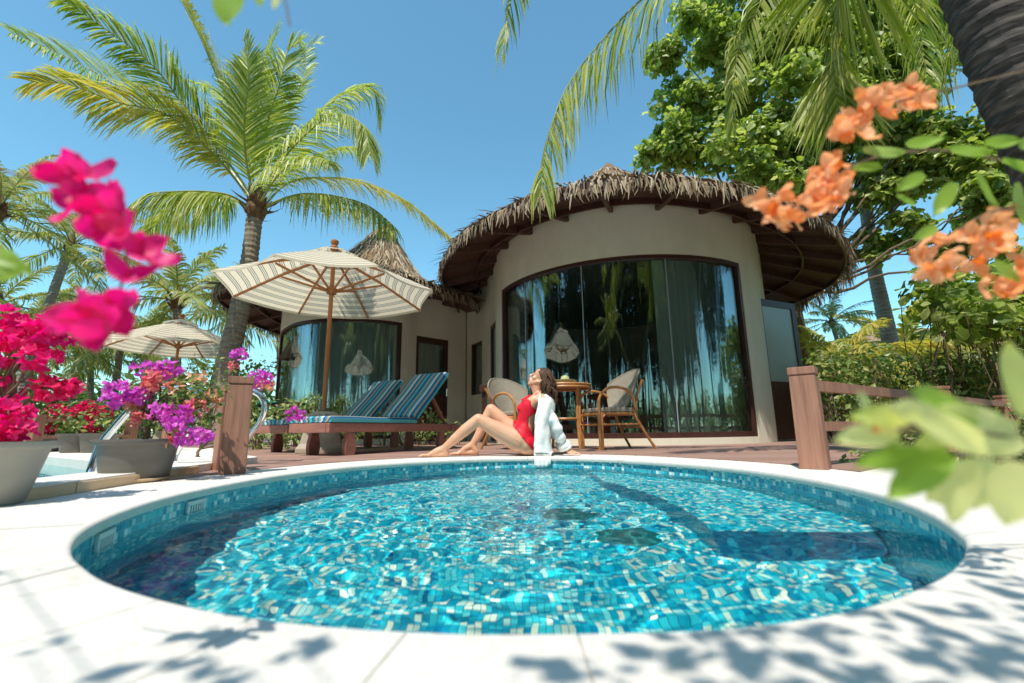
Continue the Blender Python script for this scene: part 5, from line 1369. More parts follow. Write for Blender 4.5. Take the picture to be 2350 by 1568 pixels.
# ---- parasol
def make_umbrella(label):
    t = thing('parasol', label, 'parasol', group='striped parasols by the pool')
    Rr, zr, za, nv = 1.17, 1.78, 2.28, 8
    mb = MB(); 
    pr = [(0.235, 0.0), (0.235, 0.05), (0.20, 0.10), (0.175, 0.22), (0.165, 0.36)]
    vs = []
    for hw, z in pr:
        for sx, sy in ((-1, -1), (1, -1), (1, 1), (-1, 1)): vs.append(Matrix.Rotation(0.35, 3, 'Z') @ V((sx * hw, sy * hw, z)))
    fs = [(3, 2, 1, 0), tuple(16 + k for k in range(4))]
    for j in range(4): fs += [(4 * j + k, 4 * j + (k + 1) % 4, 4 * j + 4 + (k + 1) % 4, 4 * j + 4 + k) for k in range(4)]
    mb.add(vs, fs); b_ = put('base', mb, M['stonebase'], t, bevel=0.012)
    mb = MB(); mb.lathe([(0.165, 0.36), (0.175, 0.375), (0.175, 0.40), (0.12, 0.43), (0.03, 0.435)], (0, 0, 0), 6); put('base_cap', mb, M['stonebase'], b_, bevel=0.004)
    mb = MB(); mb.tube([(0, 0, 0.42), (0, 0, 2.30)], 0.024, 14); put('pole', mb, M['teak'], t, smooth=True)
    mb = MB(); mb.lathe([(0.02, 2.28), (0.045, 2.30), (0.048, 2.33), (0.03, 2.35), (0.032, 2.36), (0.046, 2.385), (0.043, 2.41), (0.025, 2.425), (0.0001, 2.428)], (0, 0, 0), 16); put('finial', mb, M['teak'], t, smooth=True)
    def rimp(k, s, z_off=0.0):
        a = R(-3 + 45 * k); return V((Rr * s * math.cos(a), Rr * s * math.sin(a), za + (zr - za) * (s ** 1.12) + z_off))
    for nm, s0, s1, zo in (('canopy', 0.16, 1.0, 0.0), ('vent_canopy', 0.0, 0.25, 0.045)):
        mb = MB(); S_, U_ = 12, 8
        for k in range(nv):
            vs = []; uv = []
            for j in range(S_ + 1):
                s = s0 + (s1 - s0) * j / S_
                a, b = rimp(k, s, zo), rimp(k + 1, s, zo)
                for i in range(U_ + 1):
                    u = i / U_; p = a.lerp(b, u); sagm = 4 * u * (1 - u)
                    inw = V((p.x, p.y, 0)).normalized() if s > 0.001 else V((0, 0, 0))
                    p = p - V((0, 0, 1)) * (0.03 * sagm * s) - inw * (0.045 * sagm * s * s)
                    vs.append(p); uv.append(((Rr * s * 1.05) * (0.985), u))
            mb.add(vs, [(j * (U_ + 1) + i, (j + 1) * (U_ + 1) + i, (j + 1) * (U_ + 1) + i + 1, j * (U_ + 1) + i + 1) for j in range(S_) for i in range(U_)], 0, uv)
            if nm == 'canopy':
                e = vs[-(U_ + 1):]; vv = [V(p) for p in e] + [V(p) - V((0, 0, 0.022)) for p in e]
                mb.add(vv, [(i, i + 1, U_ + 2 + i, U_ + 1 + i) for i in range(U_)], 0, [(0.03, 0)] * len(vv))
        put(nm, mb, M['canopy'], t, smooth=True)
    hub = V((0, 0, 1.80))
    mb = MB(); mb.lathe([(0.026, 1.76), (0.055, 1.765), (0.06, 1.79), (0.055, 1.83), (0.026, 1.84)], (0, 0, 0), 16); mb.lathe([(0.026, 2.20), (0.055, 2.205), (0.055, 2.245), (0.026, 2.25)], (0, 0, 0), 16)
    put('hub', mb, M['teak'], t, smooth=True)
    mb = MB(); mb.tube([V((0.02 + 0.045 * math.cos(a), -0.06, 1.80 + 0.045 * math.sin(a))) for a in [2 * PI * k / 14 for k in range(15)]], 0.004, 5); mb.tube(cr([(0.03, -0.06, 1.76), (0.07, -0.07, 1.70), (0.10, -0.06, 1.68)], 4), 0.004, 5); put('rope', mb, M['twig'], t)
    for k in range(nv):
        mb = MB(); a = rimp(k, 0.05, -0.055); m1 = rimp(k, 0.5, -0.028); b = rimp(k, 0.985, -0.02)
        mb.beam(a, m1, 0.018, 0.026); mb.beam(m1, b, 0.018, 0.022)
        r_ = put('rib', mb, M['teak'], t)
        mb = MB(); mb.beam(hub + V((m1.x, m1.y, 0)).normalized() * 0.05, rimp(k, 0.52, -0.05), 0.016, 0.022); put('strut', mb, M['teak'], r_)
    return t
um = make_umbrella('large striped parasol with teak ribs over the blue loungers')
um.location = (-2.06, 5.00, 0.004)
um2 = dup(um, (D(384, 988, 9.4).x, 9.4, 0.0), 0.3, 1.13, 'smaller looking striped parasol farther off behind the purple flowers')

# ---- railing at the right: posts with rails
def post(mb, c, w_, h):
    mb.box((c[0], c[1], h * 0.46), (w_, w_, h * 0.92), None, 0); mb.box((c[0], c[1], h * 0.93), (w_ * 0.93, w_ * 0.93, h * 0.03)); mb.box((c[0], c[1], h * 0.975), (w_ * 1.02, w_ * 1.02, h * 0.055))
def post2(mb, c, w_, h, rot, dp=None):
    dp = dp or w_
    vs = []
    for z, s in ((0, 1.0), (h * 0.91, 0.93)):
        for sx, sy in ((-1, -1), (1, -1), (1, 1), (-1, 1)): vs.append(rot @ V((sx * w_ / 2 * s, sy * dp / 2 * s, z)) + V(c))
    mb.add(vs, [(3, 2, 1, 0), (4, 5, 6, 7), (0, 1, 5, 4), (1, 2, 6, 5), (2, 3, 7, 6), (3, 0, 4, 7)])
    mb.box(V(c) + V((0, 0, h * 0.918)), (w_ * 0.86, dp * 0.86, h * 0.016), rot); mb.box(V(c) + V((0, 0, h * 0.963)), (w_ * 0.98, dp * 0.98, h * 0.074), rot)
p1 = G(1872, 1076); p1.z = 0
p2 = V((D(1982, 0, 3.75).x, 3.75, 0)); p3 = V((D(2100, 0, 5.1).x, 5.1, 0)); p4 = V((D(2060, 0, 6.9).x, 6.9, 0)); p5 = V((D(2330, 0, 3.7).x, 3.9, 0))
rl = thing('railing', 'low brown timber railing running back from the right corner of the pool', 'railing', tuple(p1))
for q, w_, h in ((p1, 0.125, 0.515), (p2, 0.10, 0.52), (p3, 0.10, 0.52), (p4, 0.10, 0.52)):
    mb = MB()
    if q is p1: post2(mb, q, 0.125, 0.515, Matrix.Rotation(-0.70, 3, 'Z'))
    else: post(mb, q, w_, h)
    put('post', mb, M['redwood'], rl, bevel=0.008)
for a, b in ((p1, p2), (p2, p3), (p3, p4)):
    for z, hh in ((0.425, 0.055), (0.21, 0.05)):
        mb = MB(); d = (b - a).normalized(); mb.beam(a + d * 0.07 + V((0, 0, z)), b - d * 0.06 + V((0, 0, z)), 0.04, hh); put('rail', mb, M['redwood'], rl)
# ---- posts at the left corner
p1 = G(517, 1090); p1.z = 0
lr = thing('corner_posts', 'pair of thick reddish timber posts at the left pool corner', 'railing', tuple(p1))
rotp = Matrix.Rotation(0.50, 3, 'Z')
mb = MB(); post2(mb, p1 + V((0, 0.06, 0)), 0.126, 0.52, rotp); put('post', mb, M['redwood'], lr, bevel=0.006)
q1 = p1 + V((-0.21, 0.30, 0))
mb = MB(); post2(mb, q1, 0.085, 0.50, Matrix.Rotation(0.85, 3, 'Z'), 0.085); put('post', mb, M['redwood'], lr, bevel=0.006)
for z in (0.30,): 
    mb = MB(); mb.beam(q1 + V((0.02, 0, z)), p1 + V((0.0, 0.06, z)), 0.05, 0.035); put('rail', mb, M['redwood'], lr)
# ---- far railing behind the long pool, at the left
fr_ = thing('railing', 'low timber railing with flat rails behind the long pool at the left', 'railing', tuple(D(85, 988, 4.6).xy.to_3d()))
fa, fb, fc = D(78, 988, 4.9), D(300, 988, 6.0), D(392, 988, 5.2)
fa.z = fb.z = fc.z = 0.045
for q in (fa, fb, fc):
    mb = MB(); mb.box(q + V((0, 0, 0.19)), (0.11, 0.11, 0.40)); put('post', mb, M['redwood'], fr_, bevel=0.006)
for z in (0.16, 0.34):
    mb = MB(); mb.beam(fa + V((0, 0, z)), fb + V((0, 0, z)), 0.10, 0.035); put('rail', mb, M['redwood'], fr_)
# ---- steel pool ladders
def ladder(label, pts, off, Y, dY=0.0):
    P0 = [D(x, y, Y + k * dY) for k, (x, y) in enumerate(pts)]
    t = thing('pool_ladder', label, 'pool ladder', (P0[0].x, P0[0].y, -0.02))
    for o_ in (V((0, 0, 0)), off):
        mb = MB(); mb.tube(cr([p + o_ for p in P0], 6), 0.019, 12); put('handrail', mb, M['steel'], t, smooth=True)
    mb = MB()
    for z in (-0.12, -0.38): mb.beam(V((P0[0].x, P0[0].y, z)), V((P0[0].x, P0[0].y, z)) + off, 0.05, 0.02)
    put('tread', mb, M['steel'], t)
    return t
ladder('polished steel pool ladder rising behind the grey flower pot', [(204, 1092), (212, 1068), (230, 1022), (262, 982), (300, 940), (350, 898), (405, 882), (448, 892), (466, 922), (455, 965), (425, 1005), (405, 1040)], V((0.14, 0.42, 0)), 2.55, 0.02)
ladder('steel pool ladder curving behind the far left flower pot', [(-30, 1075), (0, 1040), (30, 1005), (55, 975), (62, 950), (40, 930), (10, 925), (-30, 960)], V((-0.35, 0.25, 0)), 2.75, 0.02)

# ---- table and towel by the smaller villa, dark pedestal between chair and villa
q = D(655, 988, 7.4); t = thing('side_table', 'dark wooden side table standing outside the smaller villa window', 'table', (q.x, q.y, 0))
mb = MB(); mb.box((q.x, q.y, 0.66), (0.62, 0.5, 0.045)); put('tabletop', mb, M['darkwood'], t, bevel=0.005)
for sx in (-1, 1):
    for sy in (-1, 1): mb = MB(); mb.box((q.x + sx * .27, q.y + sy * .21, 0.32), (0.05, 0.05, 0.64)); put('leg', mb, M['darkwood'], t)
mb = MB(); n_ = 10; vs = []
for j in range(7):
    for i in range(n_ + 1): vs.append((q.x - 0.33 + 0.012 * math.sin(i * 1.4 + j), q.y - 0.30 + 0.30 * i / n_, 0.70 - 0.085 * j))
m0 = len(vs); vs += [(v_[0] - 0.012, v_[1], v_[2]) for v_ in vs]
fs = [(j * 11 + i, j * 11 + i + 1, (j + 1) * 11 + i + 1, (j + 1) * 11 + i) for j in range(6) for i in range(n_)]
fs += [tuple(m0 + k for k in f[::-1]) for f in fs]; 
mb.add(vs, fs); mb.box((q.x - 0.18, q.y - 0.15, 0.690), (0.30, 0.30, 0.014)); tag(put('towel', mb, M['teal']), 'teal towel hanging over the edge of the dark side table', 'towel')
q = D(1136, 988, 6.6); t = thing('side_table', 'dark carved wooden stand behind the left rattan armchair', 'stand', (q.x, q.y, 0))
mb = MB(); mb.box((q.x, q.y, 0.80), (0.42, 0.36, 0.10)); put('tabletop', mb, M['darkwood'], t, bevel=0.01)
for sx in (-1, 1): mb = MB(); mb.box((q.x + sx * .15, q.y, 0.375), (0.06, 0.28, 0.75)); put('leg', mb, M['darkwood'], t)

# ---- dining set inside the big window
q = V((1.3, 7.6, 0.06)); t = thing('dining_table', 'dark dining table inside the villa behind the large window', 'table', tuple(q))
mb = MB(); mb.box(q + V((0, 0, 0.72)), (1.1, 0.8, 0.05)); put('tabletop', mb, M['darkwood'], t, bevel=0.005)
for sx in (-1, 1):
    for sy in (-1, 1): mb = MB(); mb.box(q + V((sx * .48, sy * .32, 0.35)), (0.06, 0.06, 0.70)); put('leg', mb, M['darkwood'], t)

# ---- pots
def pot(label, c, rt, rb, h, m_, saucer=None, z=0.0, group='plastic plant pots along the pools', lip=0.014):
    t = thing('plant_pot', label, 'plant pot', (c[0], c[1], z), group=group)
    mb = MB(); pr = [(0.0001, 0.002), (rb - .006, 0.0), (rb, 0.006), (rb + (rt - rb) * .45, h * .45), (rt - 0.006, h * 0.86), (rt - 0.004, h * 0.87), (rt + lip * .4, h * 0.875), (rt + lip, h - 0.02), (rt + lip * 1.2, h - 0.016), (rt + lip * 1.2, h), (rt - 0.004, h), (rt - 0.012, h * 0.9)]
    mb.lathe([(a, b + z) for a, b in pr], (c[0], c[1], 0), 40); put('body', mb, m_, t, smooth=True)
    mb = MB(); mb.lathe([(rt - 0.010, h * 0.89 + z), (rt * 0.5, h * 0.905 + z), (0.0001, h * 0.92 + z)], (c[0], c[1], 0), 24); put('earth', mb, M['soil'], t)
    if saucer:
        mb = MB(); mb.lathe([(0.0001, 0.002 + z), (saucer, 0.002 + z), (saucer + 0.012, 0.016 + z), (saucer + 0.004, 0.017 + z), (saucer - 0.004, 0.008 + z), (0.0001, 0.006 + z)], (c[0] - 0.02, c[1] - 0.01, 0), 32); put('saucer', mb, M['riser'], t, smooth=True)
    return t
pm = G(308, 1104); pot('large dark grey pot with a wide rim beside the pool edge', pm, 0.160, 0.128, 0.192, M['pot'], 0.155)
pl = G(-52, 1160); pot('pale grey pot cut off by the left edge of the picture', pl, 0.150, 0.105, 0.195, M['potlight'])
for (x, y, Y), lb in (((180, 988, 4.75), 'dark grey pot in the middle of the row behind the long pool'), ((118, 988, 5.2), 'dark grey pot at the left of the row behind the long pool'), ((228, 988, 4.7), 'dark grey pot nearest the steel ladder in the row behind the long pool')):
    q = D(x, y, Y); pot(lb, q, 0.150, 0.115, 0.19, M['pot'], None, 0.045)

# ---- bougainvilleas
def bracts(mb, c, n, rad, size, rnd, flat=0.8):
    for _ in range(n):
        d = V((rnd.gauss(0, 1), rnd.gauss(0, 1), rnd.gauss(0, 1))).normalized(); p = c + V((d.x, d.y, d.z * flat)) * rad * rnd.random() ** 0.4
        ax = (d + V((rnd.uniform(-.6, .6), rnd.uniform(-.6, .6), rnd.uniform(-.2, .8)))).normalized(); o = ax.orthogonal().normalized(); a0_ = rnd.uniform(0, 6)
        for k in range(3):
            q = Matrix.Rotation(a0_ + k * 2 * PI / 3, 3, ax) @ o; dd = (q + ax * 0.7).normalized(); s_ = size * rnd.uniform(.75, 1.2); sd_ = dd.cross(ax).normalized(); nn = sd_.cross(dd)
            mb.add([p, p + dd * s_ * .35 + sd_ * s_ * .42 + nn * s_ * .1, p + dd * s_ * .8 + sd_ * s_ * .30 + nn * s_ * .12, p + dd * s_ * 1.05, p + dd * s_ * .8 - sd_ * s_ * .30 + nn * s_ * .12, p + dd * s_ * .35 - sd_ * s_ * .42 + nn * s_ * .1], [(0, 1, 2, 3), (0, 3, 4, 5)])
def bougainvillea(label, root, clusters, leaves, seed, size=0.026, mleaf='leafB', lsize=0.035, z0=0.17, thick=0.014):
    r_ = random.Random(seed); t = thing('bougainvillea', label, 'flowering plant', (root[0], root[1], z0), group='bougainvilleas in pots around the pools')
    mb = MB(); root = V((root[0], root[1], z0)); top = root + V((0.01, 0, 0.10))
    branch(mb, root, top, thick, thick * .7, r_, 0.15)
    tgt = [c for c, *_ in clusters] + [c for c, *_ in leaves]
    for c in tgt:
        if (c - top).length > 0.03:
            mid = top.lerp(c, .5) + V((0, 0, .05)); branch(mb, top, mid, thick * .35, thick * .22, r_, .1, 4); branch(mb, mid, c, thick * .22, thick * .1, r_, .1, 4)
    put('stem', mb, M['twig'], t)
    mb = MB()
    for c, rr, n in leaves: clump(mb, c, rr, n, lsize, r_, .3, .9, .6)
    put('foliage', mb, M[mleaf], t)
    for c, rr, n, mm in clusters:
        mb = MB(); bracts(mb, c, n, rr, size, r_); put('blossom_cluster', mb, M[mm], t)
    return t
Yp = pm.y + 0.02
cl = [(340,848,0,.060,34,'purple'),(388,848,.03,.045,22,'purple'),(362,868,-.02,.055,30,'salmon'),(268,905,-.10,.070,52,'purple'),(322,908,-.05,.045,24,'purple'),(345,885,-.05,.04,18,'salmon'),(408,958,-.10,.066,46,'purple'),(372,945,-.05,.05,22,'purple'),(300,935,-.05,.035,14,'salmon'),(322,962,-.06,.04,14,'salmon'),(445,935,-.02,.055,26,'salmon'),(455,872,.05,.042,12,'peach'),(482,915,.03,.05,18,'peach'),(400,893,.02,.04,9,'peach'),(425,1010,-.08,.035,16,'purple'),(462,1000,-.06,.045,22,'purple'),(388,1013,-.06,.02,5,'salmon')]
lv = [(460,895,.0,.08,40),(420,915,-.02,.09,50),(370,975,-.02,.06,24),(470,975,.02,.06,24),(390,905,.05,.11,90),(430,890,.1,.1,60),(350,930,.02,.1,50),(450,960,.02,.08,36),(480,940,.04,.07,30),(410,985,.0,.07,30),(300,920,0,.06,14),(500,900,.08,.07,26)]
bougainvillea('bougainvillea with purple, salmon and orange clusters in the large dark grey pot', (pm.x + .02, pm.y), [(D(x, y, Yp + dy), rr, n, mm) for x, y, dy, rr, n, mm in cl], [(D(x, y, Yp + dy), rr, n) for x, y, dy, rr, n in lv], 51)
cl = [(600,872,0,.085,70,'purple'),(612,885,-.02,.05,14,'peach'),(548,815,0,.05,26,'purple'),(535,840,.02,.03,8,'salmon'),(680,950,.3,.07,40,'purple')]
q = G(560, 1040)
bougainvillea('tall thin bougainvillea with purple heads behind the left timber posts', (D(575, 0, 3.5).x, 3.5), [(D(x, y, 3.3 + dy), rr, n, mm) for x, y, dy, rr, n, mm in cl], [(D(520, 862, 3.3), .10, 30), (D(560, 900, 3.4), .10, 40), (D(500, 830, 3.4), .08, 20)], 52, z0=0.0)
Yq = pl.y
cl = [(18,742,0,.050,22,'magenta'),(95,752,-.02,.056,28,'magenta'),(55,775,0,.045,22,'magenta'),(118,790,.03,.05,26,'magenta'),(20,818,0,.045,22,'magenta'),(92,822,-.02,.045,24,'magenta'),(148,748,.02,.035,14,'magenta'),(18,942,-.05,.05,28,'magenta'),(30,985,-.05,.045,26,'magenta'),(0,1000,-.03,.05,26,'magenta'),(118,892,0,.040,22,'red'),(165,893,.02,.028,12,'red'),(-20,780,0,.06,20,'magenta'),(-10,900,0,.06,26,'magenta')]
lv = [(45,800,.05,.05,16),(90,785,.05,.05,16),(-20,840,.0,.1,50),(0,960,.05,.08,36),(20,880,.1,.06,12)]
bougainvillea('bright magenta bougainvillea rising from the pale pot at the left edge', (pl.x, pl.y), [(D(x, y, Yq + dy), rr, n, mm) for x, y, dy, rr, n, mm in cl], [(D(x, y, Yq + dy), rr, n) for x, y, dy, rr, n in lv], 53, 0.029)
for k, (x, Y, cs, lb) in enumerate([(180, 4.75, [(200,935),(205,960),(190,945)], 'low bougainvillea with red heads in the middle dark pot behind the pool'), (118, 5.2, [(130,940),(110,968),(150,955),(112,985)], 'low bougainvillea with red heads in the left dark pot behind the pool'), (228, 4.7, [(238,950),(215,985)], 'leafy bougainvillea with few red heads in the pot nearest the ladder')]):
    q = D(x, 988, Y)
    bougainvillea(lb, (q.x, q.y), [(D(a, b, Y), .085, 44, 'red') for a, b in cs], [(D(x, 960, Y), .2, 130), (D(x + 25, 970, Y), .16, 90)], 54 + k, 0.032, lsize=.05, z0=0.21)
# ================================================================ THE WOMAN
YM = 3.97
def capsule(mb, a, b, ra, rb, n=14):
    a = V(a); b = V(b); d = b - a; l = d.length
    if l < 1e-5: d = V((0, 0, 1)); 
    q = d.normalized().to_track_quat('Z', 'Y').to_matrix(); pr = []
    for k in range(5): t = PI / 2 * k / 4; pr.append((max(1e-5, ra * math.sin(t)), -ra * math.cos(t)))
    for k in range(5): t = PI / 2 * k / 4; pr.append((max(1e-5, rb * math.cos(t)), l + rb * math.sin(t)))
    mb.lathe(pr, a, n, axis=q)
def chain(mb, pts, rad):
    for i in range(len(pts) - 1): capsule(mb, pts[i], pts[i + 1], rad[i], rad[i + 1])
bm_ = MB()
hN, hF = YM - .085, YM + .085
# pelvis, waist, chest
rows = [(1203, 1017, .088, .080), (1200, 996, .083, .075), (1206, 972, .074, .058), (1211, 950, .078, .068), (1214, 934, .076, .078), (1228, 920, .058, .105)]
for i in range(len(rows) - 1):
    x0, y0, r0, s0 = rows[i]; x1, y1, r1, s1 = rows[i + 1]
    for sg in (-1, -.35, .35, 1):
        capsule(bm_, D(x0, y0, YM + s0 * sg), D(x1, y1, YM + s1 * sg), r0 * (0.92 if abs(sg) == 1 else 1), r1 * (0.92 if abs(sg) == 1 else 1))
for sg in (-1, 1):
    capsule(bm_, D(1205, 936, YM + .065 * sg), D(1199, 938, YM + .07 * sg), .050, .044)
    capsule(bm_, D(1212, 1024, YM + .07 * sg), D(1205, 1020, YM + .09 * sg), .082, .085)
# neck and shoulders
nb = D(1236, 908, YM); capsule(bm_, nb, D(1229, 888, YM), .047, .043)
shN, shF = D(1246, 920, YM - .145), D(1234, 914, YM + .15)
capsule(bm_, nb, shN, .045, .046); capsule(bm_, nb, shF, .045, .046)
# head frame
ppm_ = 1 / 263.0
f2 = V((-.79, 0, .62)); u2 = V((.62, 0, .79)); s2 = V((0, -1, 0))
ho = D(1240, 872, YM)
def H_(f, u, s=0.0): return ho + f2 * f + u2 * u + s2 * s
def sph(p, r_): capsule(bm_, p, p + V((0, 0, 1e-4)), r_, r_, 16)
for s in (-.012, .012): capsule(bm_, H_(-.022, .028, s), H_(.018, .034, s), .070, .062)
capsule(bm_, H_(.012, -.005), H_(.028, -.045), .058, .042)
capsule(bm_, H_(.030, -.055, -.012), H_(.030, -.055, .012), .036, .036)
capsule(bm_, H_(.045, -.078, -.008), H_(.045, -.078, .008), .022, .022)
sph(H_(.058, -.088), .015)
for s in (-1, 1):
    capsule(bm_, H_(.060, .022, s * .015), H_(.052, .022, s * .035), .020, .018)
    sph(H_(.048, -.022, s * .034), .024)
    capsule(bm_, H_(.010, -.035, s * .048), H_(.035, -.068, s * .028), .016, .014)
    capsule(bm_, H_(-.012, -.004, s * .070), H_(-.010, -.030, s * .066), .011, .008)
capsule(bm_, H_(.074, .010), H_(.094, -.022), .008, .011); sph(H_(.082, -.028, .008), .007); sph(H_(.082, -.028, -.008), .007)
capsule(bm_, H_(.078, -.048, -.010), H_(.078, -.048, .010), .009, .009); capsule(bm_, H_(.073, -.061, -.009), H_(.073, -.061, .009), .010, .010)
capsule(bm_, H_(-.02, -.04), D(1232, 893, YM), .050, .046)
# legs
kN, kF = D(1098, 963, YM - .11), D(1127, 940, YM + .11)
aN, aF = D(1019, 1029, YM - .09), D(1084, 1021, YM + .10)
chain(bm_, [D(1192, 1013, YM - .085), D(1146, 990, YM - .10), kN], [.098, .076, .050])
chain(bm_, [kN, D(1068, 987, YM - .105), D(1042, 1009, YM - .10), aN], [.050, .050, .040, .029])
chain(bm_, [D(1190, 1000, YM + .085), D(1158, 972, YM + .10), kF], [.088, .070, .050])
chain(bm_, [kF, D(1112, 970, YM + .11), D(1098, 1000, YM + .105), aF], [.050, .048, .038, .029])
def foot(an, heel, ball, toe, yoff):
    chain(bm_, [an, heel], [.031, .027]); chain(bm_, [an, an.lerp(ball, .5) + V((0, 0, .004)), ball], [.030, .028, .019])
    chain(bm_, [heel, ball], [.025, .019]); sd_ = V((0, 1, 0))
    capsule(bm_, ball - sd_ * .018, ball + sd_ * .018, .018, .017)
    dd = (toe - ball)
    for k, (o, l, r_) in enumerate(((-.022, 1.0, .0115), (-.008, .92, .0085), (.004, .84, .008), (.015, .74, .0075), (.025, .62, .007))):
        p = ball + sd_ * o; q = p + dd * l + V((0, 0, .004)); chain(bm_, [p, p.lerp(q, .6) + V((0, 0, .004)), q - V((0, 0, .003))], [r_ * 1.1, r_, r_ * .85])
def fz(p, z): p = p.copy(); p.z = z; return p
foot(aN, fz(D(1024, 1038, YM - .085), .028), fz(D(985, 1042, YM - .10), .019), fz(D(963, 1045, YM - .11), .012), 0)
foot(aF, fz(D(1093, 1034, YM + .10), .028), fz(D(1052, 1040, YM + .10), .019), fz(D(1034, 1043, YM + .10), .012), 0)
# arms and hands
def arm(sh, el, wr, hd, side):
    chain(bm_, [sh, sh.lerp(el, .4), el], [.043, .038, .031]); chain(bm_, [el, el.lerp(wr, .35), wr], [.032, .032, .021])
    pc_ = wr.lerp(hd, .45); pc_.z = .022
    sd_ = V((0, 1, 0)) * side
    for o in (-.024, -.008, .008, .022): capsule(bm_, wr + sd_ * o * .5, pc_ + sd_ * o + (hd - pc_) * .35, .016, .0115)
    kn = pc_ + (hd - pc_) * .4; kn.z = .018
    fd = (hd - wr); fd.z = 0; fd.normalize()
    for o, l, sp_ in ((-.026, .058, -.18), (-.009, .070, -.05), (.008, .066, .06), (.024, .052, .2)):
        p = kn + sd_ * o; d = (fd + sd_ * sp_).normalized()
        chain(bm_, [p, p + d * l * .45 + V((0, 0, .007)), p + d * l * .78 + V((0, 0, .0)), p + d * l - V((0, 0, .008))], [.0095, .0088, .0082, .0070])
    p = wr.lerp(kn, .35) - sd_ * .022; p.z = .020; d = (fd * .6 - sd_ * .8).normalized()
    chain(bm_, [p, p + d * .03, p + (d * .6 + fd * .4).normalized() * .055 - V((0, 0, .006))], [.012, .0095, .008])
wN = D(1297, 1030, YM - .10); eN = D(1273, 978, YM - .16); hN_ = fz(D(1322, 1041, YM - .12), .018)
arm(shN, eN, wN, hN_, 1)
wF = D(1290, 1026, YM + .22); eF = D(1262, 968, YM + .22); hF_ = fz(D(1312, 1036, YM + .22), .018)
arm(shF, eF, wF, hF_, -1)
tmp = put('tmp_body', bm_, M['skin'])
md = tmp.modifiers.new('r', 'REMESH'); md.mode = 'VOXEL'; md.voxel_size = 0.0055; md.use_smooth_shade = True
ms = tmp.modifiers.new('s', 'SMOOTH'); ms.factor = .6; ms.iterations = 12
dg = bpy.context.evaluated_depsgraph_get(); ev = tmp.evaluated_get(dg); bme = bpy.data.meshes.new_from_object(ev)
bpy.data.objects.remove(tmp)
woman = bpy.data.objects.new('person', bme); bme.name = 'person_body'; sc.collection.objects.link(woman)
bme.materials.clear(); bme.materials.append(M['skin']); bme.shade_smooth()
tag(woman, 'woman in a red swimsuit and open white shirt leaning back on the pool edge', 'person')
# swimsuit taken from the body surface, pushed out a little
def toP(p):
    d = V((p.x, YM, p.z)) - CAM; z = d.dot(cF); return (CXP + FPX * d.dot(cR) / z, CYP - FPX * d.dot(cU) / z)
suit = [(1196,919),(1206,917),(1217,921),(1219,934),(1231,944),(1224,951),(1212,960),(1211,976),(1219,992),(1226,1008),(1224,1025),(1214,1052),(1201,1052),(1203,1026),(1193,1008),(1181,995),(1171,991),(1175,980),(1178,960),(1180,940),(1184,914)]
def inpoly(x, y, poly):
    c = False; j = len(poly) - 1
    for i in range(len(poly)):
        xi, yi = poly[i]; xj, yj = poly[j]
        if (yi > y) != (yj > y) and x < (xj - xi) * (y - yi) / (yj - yi) + xi: c = not c
        j = i
    return c
ins = []
for v_ in bme.vertices:
    x, y = toP(v_.co)
    yy = abs(v_.co.y - YM)
    ok = inpoly(x, y, suit) and yy < .185
    if ok and y > 1012 and yy > .10: ok = x > 1196 + (yy - .1) * 60
    if ok and y > 976 and yy > .045: ok = x > 1174 + (y - 976) * .8
    ins.append(ok)
vid = {}; mb = MB(); vs = []; fs = []
for p in bme.polygons:
    if all(ins[k] for k in p.vertices):
        ff = []
        for k in p.vertices:
            if k not in vid: vid[k] = len(vs); vs.append(bme.vertices[k].co + bme.vertices[k].normal * .0035)
            ff.append(vid[k])
        fs.append(tuple(ff))
mb.add(vs, fs); sw = put('swimsuit', mb, M['suit'], woman, smooth=False); sw.data.shade_smooth()
s_ = sw.modifiers.new('thick', 'SOLIDIFY'); s_.thickness = .003; s_.offset = 0
s2_ = sw.modifiers.new('smooth', 'SMOOTH'); s2_.factor = .5; s2_.iterations = 3
mb = MB()
mb.tube(cr([D(1199, 921, YM - .105), D(1212, 914, YM - .10), D(1226, 908, YM - .072), D(1235, 902, YM - .055)], 5), .008, 8, 0, True)
mb.tube(cr([D(1197, 918, YM + .07), D(1210, 911, YM + .08), D(1224, 905, YM + .06), D(1235, 902, YM + .03)], 5), .008, 8, 0, True)
mb.tube(cr([D(1235, 902, YM - .055), D(1246, 900, YM - .03), D(1248, 899, YM), D(1244, 899, YM + .04), D(1235, 902, YM + .05)], 5), .007, 8)
put('strap', mb, M['suit'], woman, smooth=True)
# face details
M['lips'] = mat('lips', (0.55, 0.14, 0.12), 0.4)
for s in (-1, 1):
    mb = MB(); mb.tube([H_(.070, .006, s * .020), H_(.0745, .001, s * .030), H_(.068, .002, s * .041)], [.0012, .0020, .0012], 6); put('eyelash', mb, M['black'], woman)
    mb = MB(); mb.tube([H_(.082, .024, s * .012), H_(.079, .031, s * .026), H_(.064, .028, s * .042)], [.002, .003, .0015], 6); put('eyebrow', mb, M['hair'], woman)
mb = MB(); mb.tube([H_(.081, -.050, -.019), H_(.089, -.047, -.006), H_(.089, -.047, .006), H_(.081, -.050, .019)], [.002, .005, .005, .002], 7); mb.tube([H_(.078, -.059, -.016), H_(.084, -.061, 0), H_(.078, -.059, .016)], [.002, .0058, .002], 7); put('lips', mb, M['lips'], woman, smooth=True)
mb = MB(); mb.lathe([(.0001, -.006), (.007, 0), (.0001, .006)], H_(-.010, -.048, .074), 8); put('earring', mb, M['gold'], woman, smooth=True)
